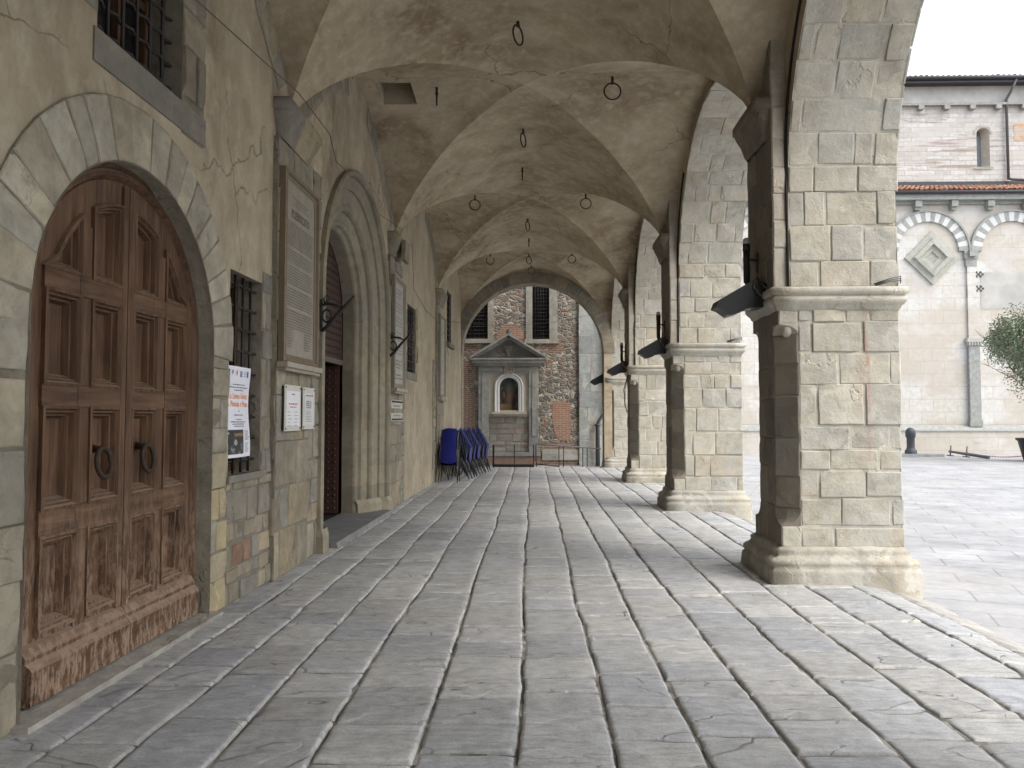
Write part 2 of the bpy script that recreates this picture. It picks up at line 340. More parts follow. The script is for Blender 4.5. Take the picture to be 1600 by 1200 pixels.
def m_tiles():
    k=NT('terracotta_roof_tiles'); p=k.pos(); t,a=k.tint()
    n=k.noise(p,2.3,5,.65); c=k.mix(1.,t,k.ramp(n,[(.3,.6),(.7,1.25)]),'MULTIPLY')
    k.bump(k.noise(p,20,4),.4,.02); return k.fin(c,.9,.15)
M['tiles']=m_tiles()
def m_piazza():
    k=NT('piazza_paving'); p=k.pos()
    br=k.n('ShaderNodeTexBrick'); k.l(k.map(p,(1,1,1),(0,0,0),(0,0,.35)),br.inputs['Vector'])
    for nme,val in (('Color1',(.35,.357,.365,1)),('Color2',(.315,.322,.33,1)),('Mortar',(.225,.228,.232,1))): br.inputs[nme].default_value=val
    br.inputs['Scale'].default_value=1.; br.inputs['Mortar Size'].default_value=.012; br.inputs['Brick Width'].default_value=.95; br.inputs['Row Height'].default_value=.48
    n=k.noise(p,1.2,6,.6); n2=k.noise(p,9,6,.65)
    c=k.mix(1.,br.outputs[0],k.ramp(n,[(.3,.72),(.7,1.22)]),'MULTIPLY'); c=k.mix(k.math('MULTIPLY',k.ramp(k.noise(p,.35,6,.65,.5),[(.48,0.),(.62,1.)]),.35),c,(.40,.385,.36)); c=k.mix(1.,c,k.ramp(n2,[(.3,.88),(.7,1.1)]),'MULTIPLY')
    k.bump(k.math('SUBTRACT',k.math('MULTIPLY',n2,.6),br.outputs['Fac']),.4,.015)
    return k.fin(c,.55,.35)
M['piazza']=m_piazza()
def m_leaf():
    k=NT('olive_leaves'); t,a=k.tint(); return k.fin(t,.55,.3)
M['leaf']=m_leaf()
M['bark']=m_simple('grey_bark',(.13,.11,.09),.9,.1,0,.3,.6,15)

# ------------------------------------------------------------------ palettes and block masonry
SAND=[(0.429, 0.408, 0.342), (0.442, 0.422, 0.355), (0.421, 0.403, 0.342), (0.449, 0.423, 0.349), (0.414, 0.401, 0.348), (0.404, 0.395, 0.352), (0.454, 0.432, 0.367), (0.444, 0.409, 0.335), (0.434, 0.414, 0.351), (0.439, 0.418, 0.352)]
SHADE_SOOT=[(.205,.183,.147),(.235,.21,.168),(.185,.17,.142),(.25,.228,.185),(.215,.20,.167)]  # sooty stone; the shade on inward faces is put into this colour too
GREY=[(.225,.205,.16),(.25,.225,.175),(.215,.20,.165),(.265,.235,.175),(.205,.195,.17),(.235,.21,.165),(.28,.24,.17)]
LIGHTG=[(.285,.265,.213),(.305,.28,.222),(.265,.25,.207),(.295,.268,.208),(.262,.25,.212)]
def blocks(mb,P,u0,u1,v0,v1,ch=(.26,.4),bw=(.35,.75),gap=.010,depth=.010,relief=.008,pal=SAND,res=.09,mask=None,mort=None,jit=.012,bev=.008,sheet=True,arris=False):
    if mort is None: mort=tuple(sum(c[k] for c in pal)/len(pal)*1.10 for k in range(3))
    if sheet:
        n=max(1,int((v1-v0)/.25)); m=max(1,int((u1-u0)/.25))
        mt=(*mort,rng.random())
        mb.grid(lambda i,j:P(u0+(u1-u0)*i/m,v0+(v1-v0)*j/n,-depth*.55),m,n,mt,sm=False,skip=(lambda i,j: mask(u0+(u1-u0)*(i+.5)/m,v0+(v1-v0)*(j+.5)/n)) if mask else None)
    v=v0
    while v<v1-1e-4:
        h=rng.uniform(*ch)
        if v1-(v+h)<ch[0]*.6: h=v1-v
        va,vb=v,min(v1,v+h); u=u0; first=True
        while u<u1-1e-4:
            w=rng.uniform(*bw)
            if first: w*=rng.uniform(.4,1.); first=False
            if u1-(u+w)<bw[0]*.45: w=u1-u
            ua,ub=u,min(u1,u+w); u=ub
            if mask and mask((ua+ub)/2,(va+vb)/2): continue
            g=gap/2; J=lambda: rng.uniform(-jit,jit)*.5
            # stones meet on inner joints only; outer edges of the field stay straight
            ca=[ua+g+(J() if ua>u0 else 0),ub-g+(J() if ub<u1 else 0)]; cb=[va+g+(J() if va>v0 else 0),vb-g+(J() if vb<v1 else 0)]
            tw=J()*.6
            nu=max(2,min(10,int((ub-ua)/res))); nv=max(2,min(8,int((vb-va)/res)))
            eu=bev/(ub-ua); ev=bev/(vb-va)
            U=[0,eu*.4,eu,eu*2]+[k/nu for k in range(1,nu)]+[1-eu*2,1-eu,1-eu*.4,1]; V=[0,ev*.4,ev,ev*2]+[k/nv for k in range(1,nv)]+[1-ev*2,1-ev,1-ev*.4,1]
            U=sorted(U); V=sorted(V)
            r0=rng.uniform(-.35,1)*relief; sd=rng.random()*90
            chip=[(rng.choice((0,1)),rng.choice((0,1)),rng.uniform(.03,.09)) for _ in range(rng.choice((0,0,1,1,2)))]
            tt=rt(rng.choice(pal),.085 if pal is SAND else .11)
            ex=rng.uniform(0,.03) if (arris and ub>=u1) else 0
            def fn(i,j):
                a,b=U[i],V[j]
                wob=nz(a*(ub-ua)*6+sd,b*(vb-va)*6,sd)*.005
                uu=ca[0]+(ca[1]-ca[0])*a+tw*(b-.5)+(wob if 0<a<1 else nz(b*4+sd,sd)*.006*(0 if (a==0 and ua<=u0) or (a==1 and ub>=u1) else 1))
                uu+=ex*max(0,a*3-2)
                vv=cb[0]+(cb[1]-cb[0])*b+(nz(a*4+sd,sd+9)*.006 if b in (0,1) and va>v0 and vb<v1 else 0)
                edge=(i in (0,len(U)-1)) or (j in (0,len(V)-1))
                ring1=(i in (1,len(U)-2)) or (j in (1,len(V)-2))
                d=-depth if edge else r0+nz(uu*5+sd,vv*5,sd)*relief*.9-(depth*.35 if ring1 else 0)
                for (x,y,r) in chip:
                    q=math.hypot((a-x)*(ub-ua),(b-y)*(vb-va))
                    if q<r and not edge: d=min(d,-depth*.8*(1-q/r))
                return P(uu,vv,d)
            mb.grid(fn,len(U)-1,len(V)-1,tt,sm=True)
        v=vb

def ringmould(mb,x0,x1,y0,y1,prof,pal,seg=.16,wear=.006,cap=True,closed=True):
    """moulding swept round a rectangle; prof = (offset, z) from bottom to top"""
    per=[]
    def side(a,b,nrm):
        n=max(1,int((Vector(b)-Vector(a)).length/seg))
        for k in range(n): per.append((Vector(a).lerp(Vector(b),k/n),nrm,k==0))
    c=[(x0,y0),(x1,y0),(x1,y1),(x0,y1)]; nr=[(0,-1),(1,0),(0,1),(-1,0)]
    for k in range(4): side(c[k],c[(k+1)%4],nr[k])
    n=len(per); sd=rng.random()*50; cols=[]
    cur=rt(rng.choice(pal),.05)
    for k in range(n):
        if rng.random()<.22: cur=rt(rng.choice(pal),.05)
        cols.append(cur)
    b=len(mb.v)
    for off,z in prof:
        for k,(p,nm,corner) in enumerate(per):
            if corner:
                pm=per[k-1][1]; d=Vector((nm[0]+pm[0],nm[1]+pm[1])); wr=.75
            else: d=Vector(nm); wr=1.
            o=off-(1-wr)*.02+nz(p.x*3+sd,p.y*3,z*4)*wear
            mb.v.append((p.x+d.x*o,p.y+d.y*o,z+nz(p.x*2+sd,p.y*2,9)*wear*.6))
    m=len(prof)
    for r in range(m-1):
        for k in range(n):
            k2=(k+1)%n; mb.f.append((b+r*n+k,b+r*n+k2,b+(r+1)*n+k2,b+(r+1)*n+k)); mb.t.append(cols[k]); mb.sm.append(True); mb.mi.append(0)
    if cap: mb.f.append(tuple(b+(m-1)*n+k for k in range(n))); mb.t.append(cols[0]); mb.sm.append(False); mb.mi.append(0)

# ------------------------------------------------------------------ layout constants
H=1.6
PITCH=5.72
PC=lambda k: 8.06+PITCH*k            # pier centres along the arcade
BC=lambda k: 10.92+PITCH*k           # bay centres
XI,XA,XO=2.36,2.54,3.60              # pilaster face, arch inner face, outer face
SPR,RISE=4.75,1.67                   # vault springing and rise
AR,ASPR=2.42,3.86                    # side arch radius and springing
IMP=2.88
def Xw(s): return -2.70+.0155*s
def W(s,z,d): return (Xw(s)+d,s,z)
def qv(t):
    t=min(1.,math.sqrt(t*t+.0012)); return (1-min(1.,.10*t+.90*t*t))**.74

# ------------------------------------------------------------------ ground: piazza sheet
mb=MB(); mb.quad([(-90,-80,-.18),(160,-80,-.18),(160,170,-.18),(-90,170,-.18)])
tag(mb.build('piazza',M['piazza']),kind='structure')

# ------------------------------------------------------------------ arcade floor of long slab strips
def floor():
    mb=MB(); X=[-2.78,-2.33,-1.92,-1.50,-1.05,-.57,-.085,.395,.82,1.24,1.72,2.18,2.62,3.05,3.40]
    FL=[(0.364, 0.374, 0.378), (0.375, 0.383, 0.386), (0.356, 0.369, 0.376), (0.378, 0.385, 0.384), (0.366, 0.377, 0.387), (0.345, 0.36, 0.375), (0.385, 0.392, 0.389), (0.327, 0.341, 0.361), (0.371, 0.378, 0.377)]
    Y0,Y1=-6.5,25.35
    def edge(k,y): return X[k]+(nz(y*.4+k*7.1,k*3.3)*.04+nz(y*1.9+k*3,k)*.016 if 0<k<len(X)-1 else 0)
    drop=lambda x: -.0 if x<3.0 else -.05*((x-3.0)/.4)**2
    mx,my=70,330
    for jj in range(my):
        for ii in range(mx):
            f=lambda i,j:(X[0]+(X[-1]-X[0])*i/mx,Y0+(Y1-Y0)*j/my,-.0155+drop(X[0]+(X[-1]-X[0])*i/mx)+nz(i*.37,j*.41,4)*.006)
            c=nz(ii*.21,jj*.17,8)+rng.uniform(-.3,.3); c=max(0,min(1,.5+c*1.3))
            mb.quad([f(ii,jj),f(ii+1,jj),f(ii+1,jj+1),f(ii,jj+1)],(.055+.29*c,.053+.28*c,.049+.255*c,.3))
    for k in range(len(X)-1):
        y=Y0-rng.random()*.4
        while y<Y1:
            L=rng.choice((rng.uniform(.26,.42),rng.uniform(.38,.6),rng.uniform(.5,.85)))
            ya,yb=max(y,Y0),min(y+L,Y1); y+=L
            if yb-ya<.06: continue
            near=ya<8.5
            g=rng.uniform(.005,.010); sd=rng.random()*200; tl=[rng.uniform(-.003,.007),rng.uniform(-.008,.008),rng.uniform(-.008,.008)]
            tw=rng.uniform(-.02,.02); tc=rt(rng.choice(FL),.10); ty=[rng.uniform(-.012,.012),rng.uniform(-.012,.012)]
            w=X[k+1]-X[k]
            st=.028 if ya<6.5 and yb>1.5 else (.05 if near else .11)
            nu=max(3,int(w/st)); nv=max(3,int((yb-ya)/st)); r=.016
            U=[0,r*.35/w,r/w,r*1.8/w]+[q/nu for q in range(1,nu)]+[1-r/w,1-r*.35/w,1]; V=[0,r*.35/(yb-ya),r/(yb-ya),r*1.8/(yb-ya)]+[q/nv for q in range(1,nv)]+[1-r/(yb-ya),1-r*.35/(yb-ya),1]
            U=sorted(set(U)); V=sorted(set(V)); NU,NV=len(U)-1,len(V)-1
            hole=[(rng.choice((0,1)),rng.random(),rng.uniform(.02,.055)) for _ in range(rng.choice((0,1,1,2)))]
            def fn(i,j):
                a,b=U[i],V[j]
                yy=ya+g*1.15+(yb-ya-g*2.3)*b
                e0,e1=edge(k,yy)+g*.7,edge(k+1,yy)-g*.7
                xx=e0+(e1-e0)*a
                yy+=ty[0]*(1-b)*(a-.5)*2+ty[1]*b*(a-.5)*2
                ei=min(i,NU-i); ej=min(j,NV-j); e=min(ei,ej)
                z=tl[0]+tl[1]*(a-.5)+tl[2]*(b-.5)+nz(xx*2.4+sd,yy*3.5,sd)*.006+nz(xx*6+sd,yy*11,sd)*.0030
                if e==0: z-=.034
                elif e==1: z-=.007
                elif e==2: z-=.001
                if e>0:
                    wx=min(a,1-a)*w; z-=.003*max(0,1-wx/.035)+.002*max(0,1-min(b,1-b)*(yb-ya)/.03)
                    for (hx,hy,hr) in hole:
                        q=math.hypot((a-hx)*w,(b-hy)*(yb-ya)*.6)
                        if q<hr: z-=.014*(1-q/hr)
                if e<=2:
                    xx+=nz(yy*9+sd,a*3)*.006; yy+=nz(xx*9+sd,b*3)*.006
                return (xx,yy,z+drop(xx))
            ea=[rng.random()<.75 for _ in range(4)]
            def ft(i,j):
                q=(ea[0] and i<=1) or (ea[1] and i>=NU-2) or (ea[2] and j<=1 and sd%1<.2) or (ea[3] and j>=NV-2 and sd%1<.2)
                if q and nz(U[i]*3+sd,V[j]*9,sd)>.0: return (.43,.425,.40,tc[3])
                return tc
            mb.grid(fn,NU,NV,ft)
    # worn sloping edge stones down to the piazza
    y=Y0
    while y<Y1:
        L=rng.uniform(.5,1.1); ya,yb=y,min(y+L,Y1); y+=L; sd=rng.random()*90; tc=rt(rng.choice([(.335,.33,.305),(.36,.35,.325),(.31,.308,.29)]),.08); wd=rng.uniform(.36,.46)
        def fe(i,j):
            a=i/8; b=j/8; yy=ya+.006+(yb-ya-.012)*b; xx=3.405+wd*a
            z=-.055-.13*a**1.4+nz(xx*4+sd,yy*3,sd)*.012-(.02 if j in (0,8) else 0)-(.03 if i==0 else 0)-(.06 if i==8 else 0)
            return (xx+nz(yy*3+sd,sd)*.02*(a>.9),yy,z)
        mb.grid(fe,8,8,tc)
    return tag(mb.build('floor',M['floor']),kind='structure')
floor()

# ------------------------------------------------------------------ groin vaults
def vault():
    root=thing('vaulted_ceiling','plastered groin vaults running the length of the arcade with sharp diagonal edges','ceiling',(0,PC(-3),SPR))
    n=48
    for k in range(-3,3):
        yc=BC(k); mb=MB(); sd=3.7
        hx=(-.92,-.64); 
        def hgt(u,v):
            st=.045*min(1.,max(0.,(abs(v)-abs(u))/.035))*min(1.,(1-abs(u))*3)   # the side webs sit a few centimetres above the lip of the long barrel
            return SPR+RISE*max(qv(u),qv(v))+st
        def fn(i,j):
            v=-1+2*i/n; u=-1+2*j/n; y=yc+u*PITCH/2
            xl,xr=Xw(y)-.06,XI; x=xl+(xr-xl)*(v+1)/2
            z=hgt(u,v)+nz(x*.9+sd,y*.9,2)*.022+nz(x*2.6+sd,y*2.6,2)*.008
            return (x,y,z)
        hatch=(lambda i,j: k==0 and 3<=i<=7 and 24<=j<=28)
        mb.grid(fn,n,n,skip=hatch,diag=lambda i,j:(1 if i==j else (2 if i==n-1-j else 0)))
        mb.grid(lambda i,j:(XI+.22*i, fn(n,j)[1], fn(n,j)[2]),1,n)
        o=mb.build('vault_bay',M['vault'],root,sharp=28)
        if k==0:
            hb=MB(); c=[fn(3,24),fn(8,24),fn(8,29),fn(3,29)]; top=[(p[0],p[1],6.75) for p in c]
            for q in range(4): hb.quad([c[q],c[(q+1)%4],top[(q+1)%4],top[q]])
            hb.quad(top,mi=1)
            f=hb.build('hatch',[M['vault'],M['dark']],root); tag(f,'dark square opening in the vault')
    return root
vault()

# ------------------------------------------------------------------ right side: piers and arches
NAMES={-3:'sandstone pier farthest behind the viewer',-2:'sandstone pier behind the viewer',-1:'sandstone pier just outside the right edge of the view',
 0:'nearest and largest sandstone pier, with red rust stains on its front face',1:'second sandstone pier, with a carved head in its corner stop under the band',
 2:'third sandstone pier, with a floodlight and a hanging loop of cable',3:'farthest sandstone pier, beside the railing at the end of the arcade'}
def pier(k):
    yc=PC(k); y0,y1=yc-.44,yc+.44; x0,x1=2.43,XO
    root=thing('stone_pier',NAMES[k],'pier',((x0+x1)/2,yc,-.18),'sandstone piers along the open side of the arcade')
    far=k>=2; res=.09 if k==0 else .16
    zb,zt=.33,2.67; cf=.19
    mb=MB(); kw=dict(pal=SAND,res=res)
    # near face, outer face, inner face; chamfered corners between stops
    near=lambda u,v,d:(u,y0-d,v); back=lambda u,v,d:(-u,y1+d,v); inn=lambda u,v,d:(x0-d,-u,v); out=lambda u,v,d:(x1+d,u,v)
    blocks(mb,near,x0+cf,x1,zb,zt,(.20,.42),(.20,.66),pal=SAND,res=res,jit=.022,relief=.013,gap=.012,arris=True)
    blocks(mb,back,-x1,-x0-cf,zb,zt,(.25,.42),(.3,.6),**kw)
    blocks(mb,inn,-y1+cf,-y0-cf,zb,zt,(.28,.42),(.25,.5),pal=SHADE_SOOT,res=res)
    blocks(mb,out,y0,y1,zb,zt,(.25,.42),(.3,.6),**kw)
    r2=math.sqrt(.5); L=cf*math.sqrt(2)
    z1,z2=.70,2.42
    ca=lambda u,v,d:(x0+u*r2-d*r2,y0+cf-u*r2-d*r2,v)
    cb=lambda u,v,d:(x0+cf-u*r2-d*r2,y1-u*r2+d*r2,v)
    for P in (ca,cb): blocks(mb,P,0,L,z1,z2,(.28,.42),(L+.3,L+.4),pal=SHADE_SOOT,res=res)
    # square corner blocks above and below the chamfer
    for (za,zc) in ((zb,z1-.16),(z2+.10,zt)):
        blocks(mb,near,x0,x0+cf,za,zc,(.3,.5),(.3,.4),**kw); blocks(mb,lambda u,v,d:(x0-d,-u,v),y0*-1-cf,-y0,za,zc,(.3,.5),(.3,.4),pal=SHADE_SOOT,res=res)
        blocks(mb,inn,-y1,-y1+cf,za,zc,(.3,.5),(.3,.4),pal=SHADE_SOOT,res=res); blocks(mb,back,-x0-cf,-x0,za,zc,(.3,.5),(.3,.4),**kw)
    mb.build('shaft',M['pier_stain'] if k==0 else M['pier'],root)
    # rounded lamb's tongue stops
    for (sgy,yy) in ((1,y0),(-1,y1)):
        for (za,zc,up) in ((z1,z1-.16,False),(z2,z2+.10,True)):
            sb=MB()
            t=rt(rng.choice(SHADE_SOOT if not up else SAND),.05); n=6
            # a leaf-shaped tongue: the corner grows from the chamfer to the square edge along a curve
            def corner(f):
                c=cf*(1-f); return c
            A=[];B=[];Cc=[]
            for q in range(n+1):
                f=q/n; z=za+(zc-za)*f; c=cf*math.sqrt(max(0,1-f*f))
                A.append((x0+c,yy,z)); B.append((x0,yy+sgy*c,z))
                Cc.append((x0+c*.5-cf*.18*math.sin(PI*f*.9)*.35,yy+sgy*(c*.5-cf*.18*math.sin(PI*f*.9)*.35),z))
            sb.strip(A,Cc,t); sb.strip(Cc,B,t)
            # flat cheek faces beside the tongue
            sb.quad([(x0+cf,yy,za)]+[A[q] for q in range(n+1)]+[(x0+cf,yy,zc)],t); sb.quad([(x0,yy+sgy*cf,za)]+[B[q] for q in range(n+1)]+[(x0,yy+sgy*cf,zc)],t)
            if up and k>=0 and sgy==1:
                # small carved boss in the stop
                cx,cy,cz=x0+cf*.52,yy+cf*.38,za+.06; t2=rt(SAND[6],.03)
                pts=[]
                b0=len(sb.v)
                for a in range(7):
                    for b in range(10):
                        th=PI*a/6; ph=2*PI*b/10
                        rr=.062*(1+.12*nz(a*1.3,b*1.1,k))
                        sb.v.append((cx+rr*math.sin(th)*math.cos(ph),cy+rr*math.sin(th)*math.sin(ph),cz+rr*1.45*math.cos(th)))
                for a in range(6):
                    for b in range(10):
                        sb.f.append((b0+a*10+b,b0+a*10+(b+1)%10,b0+(a+1)*10+(b+1)%10,b0+(a+1)*10+b)); sb.t.append(t2); sb.sm.append(True); sb.mi.append(0)
            sb.build('corner_stop',M['pier'],root)
    bb=MB()
    ringmould(bb,x0,x1,y0,y1,[(.135,-.2),(.135,.0),(.130,.10),(.125,.135),(.105,.15),(.115,.18),(.115,.205),(.095,.23),(.06,.25),(.045,.275),(.05,.30),(.035,.325),(.0,.345)],[tuple(q*.84 for q in c) for c in SAND],wear=.016)
    bb.build('base',M['pier'],root)
    ib=MB()
    ringmould(ib,x0,x1,y0,y1,[(.0,2.65),(.02,2.665),(.025,2.69),(.045,2.71),(.065,2.74),(.07,2.77),(.055,2.795),(.05,2.80),(.078,2.81),(.08,2.865),(.07,IMP)],SAND,wear=.008)
    ib.build('impost',M['pier'],root)
    pb=MB(); t0,t1=IMP,5.5
    ya,yb=yc-.43,yc+.43
    blocks(pb,lambda u,v,d:(u,ya-d,v),XI+.03,XA,t0,t1,(.26,.4),(.3,.4),pal=[(.40,.37,.31),(.42,.38,.325),(.385,.36,.30)],res=.08,jit=.0)
    blocks(pb,lambda u,v,d:(XI+.03-d,-u,v),-yb,-ya,t0,t1,(.26,.4),(.3,.5),pal=SHADE_SOOT,res=.15)
    blocks(pb,lambda u,v,d:(-u,yb+d,v),-XA,-XI-.03,t0,t1,(.26,.4),(.3,.4),pal=GREY,res=.15,jit=.0)
    pb.build('pilaster',M['pier'],root)
    cpb=MB()
    prof=[(.0,4.40),(.012,4.43),(.022,4.45),(.028,4.48),(.05,4.56),(.085,4.64),(.10,4.69),(.102,4.705),(.12,4.715),(.12,4.80),(.11,4.82)]
    ringmould(cpb,XI-.01,XA+.1,ya+.13,yb-.10,prof,SHADE_SOOT,wear=.005)
    cpb.build('capital',M['stone'],root)
    return root
PIERS={k:pier(k) for k in range(-2,4)}

ANAMES={-3:'round stone arch farthest behind the viewer',-2:'round stone arch beside the viewer',-1:'nearest round arch, its pale block soffit rising out of the top of the view',
 0:'second round arch, between the two nearest piers',1:'third round arch, between the second and third piers',2:'farthest round arch, between the last two piers'}
def arch(k):
    yc=BC(k); root=thing('stone_arch',ANAMES[k],'arch',((XA+XO)/2,yc,IMP),'round arches over the open side of the arcade')
    s=ASPR-IMP; A=PI*AR; LT=2*s+A
    def path(v):
        if v<s: return (yc+AR,IMP+v,0.,-1.,0.)           # far jamb, normal -Y
        if v<s+A:
            th=(v-s)/AR; return (yc+AR*math.cos(th),ASPR+AR*math.sin(th),th,-math.cos(th),-math.sin(th))
        return (yc-AR,ASPR-(v-s-A),PI,1.,0.)
    def P(u,v,d):
        y,z,th,ny,nz_=path(v); return (u,y+ny*d,z+nz_*d)
    mb=MB(); blocks(mb,P,XA+.005,XO,0,LT,(.24,.39),(.18,.56),pal=SAND,res=.08 if k==-1 else .13,jit=.022,gap=.012,relief=.013,arris=True)
    mb.build('soffit',M['pier'],root)
    def outline(top,infl=0.):
        pts=[(yc-PITCH/2,IMP),(yc-AR,IMP),(yc-AR,ASPR)]
        n=40
        for q in range(1,n): 
            th=PI-PI*q/n; pts.append((yc+AR*math.cos(th),ASPR+AR*math.sin(th)))
        pts+=[(yc+AR,ASPR),(yc+AR,IMP),(yc+PITCH/2,IMP),(yc+PITCH/2,top),(yc-PITCH/2,top)]
        return pts
    fb=MB(); fb.poly([outline(6.75)],lambda a,b:(XA,a,b)); fb.build('inner_face',M['vault'],root)
    ob=MB(); ob.poly([outline(9.)],lambda a,b:(XO,a,b),(.38,.36,.30,.4))
    # outer ring of voussoirs
    n=23
    for q in range(n):
        t0=PI*q/n+.004; t1=PI*(q+1)/n-.004; t=rt(rng.choice(SAND),.06)
        Q=lambda th,r,x:(x,yc+r*math.cos(th),ASPR+r*math.sin(th))
        ob.quad([Q(t0,AR+.004,XO+.02),Q(t0,AR+.42,XO+.02),Q(t1,AR+.42,XO+.02),Q(t1,AR+.004,XO+.02)],t)
        ob.quad([Q(t0,AR+.004,XO),Q(t0,AR+.004,XO+.02),Q(t1,AR+.004,XO+.02),Q(t1,AR+.004,XO)],t)
        ob.quad([Q(t0,AR+.42,XO+.02),Q(t0,AR+.42,XO),Q(t1,AR+.42,XO),Q(t1,AR+.42,XO+.02)],t)
    ob.build('outer_face',M['pier'],root)
    return root
for k in range(-3,3): arch(k)
# unseen storey added over the loggia so that no light falls on the vault from above
ub=MB(); ub.box(-6,XO-.02,-6.5,25.6,6.8,9.0,(.36,.33,.27,.2))
tag(ub.build('light_block_storey',M['stucco'],base=(0,10,6.8)),'plain unseen storey added on top of the vaulted arcade to block light','building')

# ------------------------------------------------------------------ left palace wall
WALL=thing('palace_wall','long ochre plastered palace wall of stone pilasters, doors and barred windows along the arcade','wall',(Xw(6),6,0))
DC,DR,DS=5.03,1.11,2.15      # near door: centre, radius, springing
PCN,PR,PS=11.05,1.95,3.12    # portal
def archloop(c,r,s,n=32,z0=0.):
    return [(c-r,z0),(c+r,z0),(c+r,s)]+[(c+r*math.cos(PI*q/n),s+r*math.sin(PI*q/n)) for q in range(1,n)]+[(c-r,s)]
def rect(a,b,c,d): return [(a,c),(b,c),(b,d),(a,d)]
WIN=[(4.48,5.56,3.95,5.35),(6.50,7.24,1.10,2.88),(15.02,15.98,2.50,3.85),(21.15,22.15,3.68,5.15)]
def wall():
    mb=MB()
    holes=[archloop(DC,DR,DS,z0=.02),archloop(PCN,PR-.02,PS,z0=.02)]+[rect(*w) for w in WIN]
    mb.poly([rect(-6.5,25.6,-.02,6.7)]+holes,lambda a,b:W(a,b,0))
    mb.quad([W(3.4,-.02,-.42),W(6.45,-.02,-.42),W(6.45,3.6,-.42),W(3.4,3.6,-.42)]); mb.build('plaster',M['plaster'],WALL)  # unseen sheet added behind the door to stop light leaking round its frame
    sb=MB(); DJ=(.185,.165,.13); kw=dict(res=.10,relief=.016,jit=.03,gap=.016,depth=.013,mort=DJ)
    # near side of the door, quoins and large blocks
    inring=lambda u,v: math.hypot(u-DC,v-DS)<DR+.30 and v>DS or (abs(u-DC)<DR and v<DS)
    blocks(sb,lambda u,v,d:W(u,v,d+.012),2.9,DC-DR,0,2.75,(.26,.42),(.35,.8),pal=LIGHTG,mask=lambda u,v:(v>DS+.1 and u>3.65),**kw)
    blocks(sb,lambda u,v,d:W(u,v,d+.012),DC+DR,6.47,0,2.35,(.20,.30),(.3,.34),pal=[(.33,.29,.20),(.36,.31,.20),(.29,.27,.21),(.27,.255,.215)],**kw)
    # rough stone below the small window and up to the pilaster
    blocks(sb,lambda u,v,d:W(u,v,d+.008),6.47,7.5,0,1.06,(.12,.30),(.14,.42),pal=GREY+GREY+[(.24,.15,.11)],**kw)
    blocks(sb,lambda u,v,d:W(u,v,d+.008),7.24,7.5,1.06,3.0,(.2,.4),(.2,.28),pal=GREY,**kw)
    # pilaster strips
    for (a,b) in ((7.5,8.58),(13.08,14.18),(18.92,20.02)):
        P=lambda u,v,d:W(u,v,d+.055)
        blocks(sb,P,a,b,0,4.42,(.28,.5),(.35,.75),pal=GREY+LIGHTG[:2],res=.12,relief=.012,jit=.02,gap=.012,mort=DJ)
        blocks(sb,lambda u,v,d:(Xw(a)+u,a-d,v),-.01,.055,0,4.42,(.28,.5),(.3,.4),pal=GREY,res=.1,jit=0,bev=.006)
    for (a,b,z) in ((8.58,9.1,4.5),(14.18,14.75,2.5),(18.45,18.92,3.0),(20.02,20.5,2.0),(12.98,13.08,4.3)):
        blocks(sb,lambda u,v,d:W(u,v,d+.01),a,b,0,z,(.22,.42),(.2,.45),pal=GREY+LIGHTG[:1],**kw)
    # stones around the openings
    blocks(sb,lambda u,v,d:W(u,v,d+.010),5.56,5.93,3.72,5.35,(.25,.42),(.36,.4),pal=GREY,**kw)
    blocks(sb,lambda u,v,d:W(u,v,d+.010),4.28,4.48,4.05,5.35,(.3,.42),(.3,.4),pal=GREY,**kw)
    blocks(sb,lambda u,v,d:W(u,v,d+.008),15.98,16.25,2.35,3.9,(.2,.4),(.25,.3),pal=GREY,**kw)
    blocks(sb,lambda u,v,d:W(u,v,d+.008),14.78,15.02,2.3,3.7,(.2,.4),(.25,.3),pal=GREY,**kw)
    sb.build('stone_facing',M['stone'],WALL)
    # door voussoirs
    vb=MB(); n=17
    blocks(vb,lambda u,v,d:W(DC+(DR+v)*math.cos(PI-u/1.25),DS+(DR+v)*math.sin(PI-u/1.25),d+.022),-.06,PI*1.25+.06,0,.40,(.4,.42),(.15,.26),pal=[(.345,.322,.262),(.325,.304,.248),(.36,.335,.268),(.31,.294,.245),(.335,.305,.238)],res=.09,relief=.008,gap=.010,jit=.015,mort=DJ)
    # reveal of the door arch
    rv=[(DC-DR,0)]+[(DC+DR*math.cos(PI-PI*q/40),DS+DR*math.sin(PI-PI*q/40)) for q in range(41)]+[(DC+DR,0)]
    vb.strip([W(a,b,.025) for a,b in rv],[W(a,b,-.26) for a,b in rv],(.26,.24,.195,.4))
    vb.build('door_arch',M['stone'],WALL)
    # threshold
    tb=MB(); tb.box(DC-DR-.05,DC+DR+.08,-.26,.10,-.02,.035,(.34,.33,.30,.1),P=lambda a,b,c:W(a,c,b)); tb.build('threshold',M['stone'],WALL)
    # lunette stone bands under the vault
    lb=MB()
    for k in (-1,0,1):
        yc=BC(k)
        def Pl(u,v,d,sg=1):
            t=u; y=yc+sg*t*PITCH/2; z=SPR+RISE*qv(t)
            dz=RISE*(qv(max(0,t-.02))-qv(min(1,t+.02)))/.04/(PITCH/2); nn=math.hypot(1,dz)
            return W(y-sg*v*dz/nn*.9,z-v/nn*.9-.0,d+.012)
        for sg in ((1,-1) if k>-1 else (1,)):
            blocks(lb,(lambda u,v,d,sg=sg:Pl(u,-v,d,sg)) if sg>0 else (lambda u,v,d,sg=sg:Pl(-u,-v,d,sg)),(.2 if sg>0 else -.93),(.93 if sg>0 else -.2),-.34,0.,(.34,.36),(.11,.16),pal=LIGHTG+GREY,res=.09,relief=.006)
    lb.build('wall_arch',M['stone'],WALL)
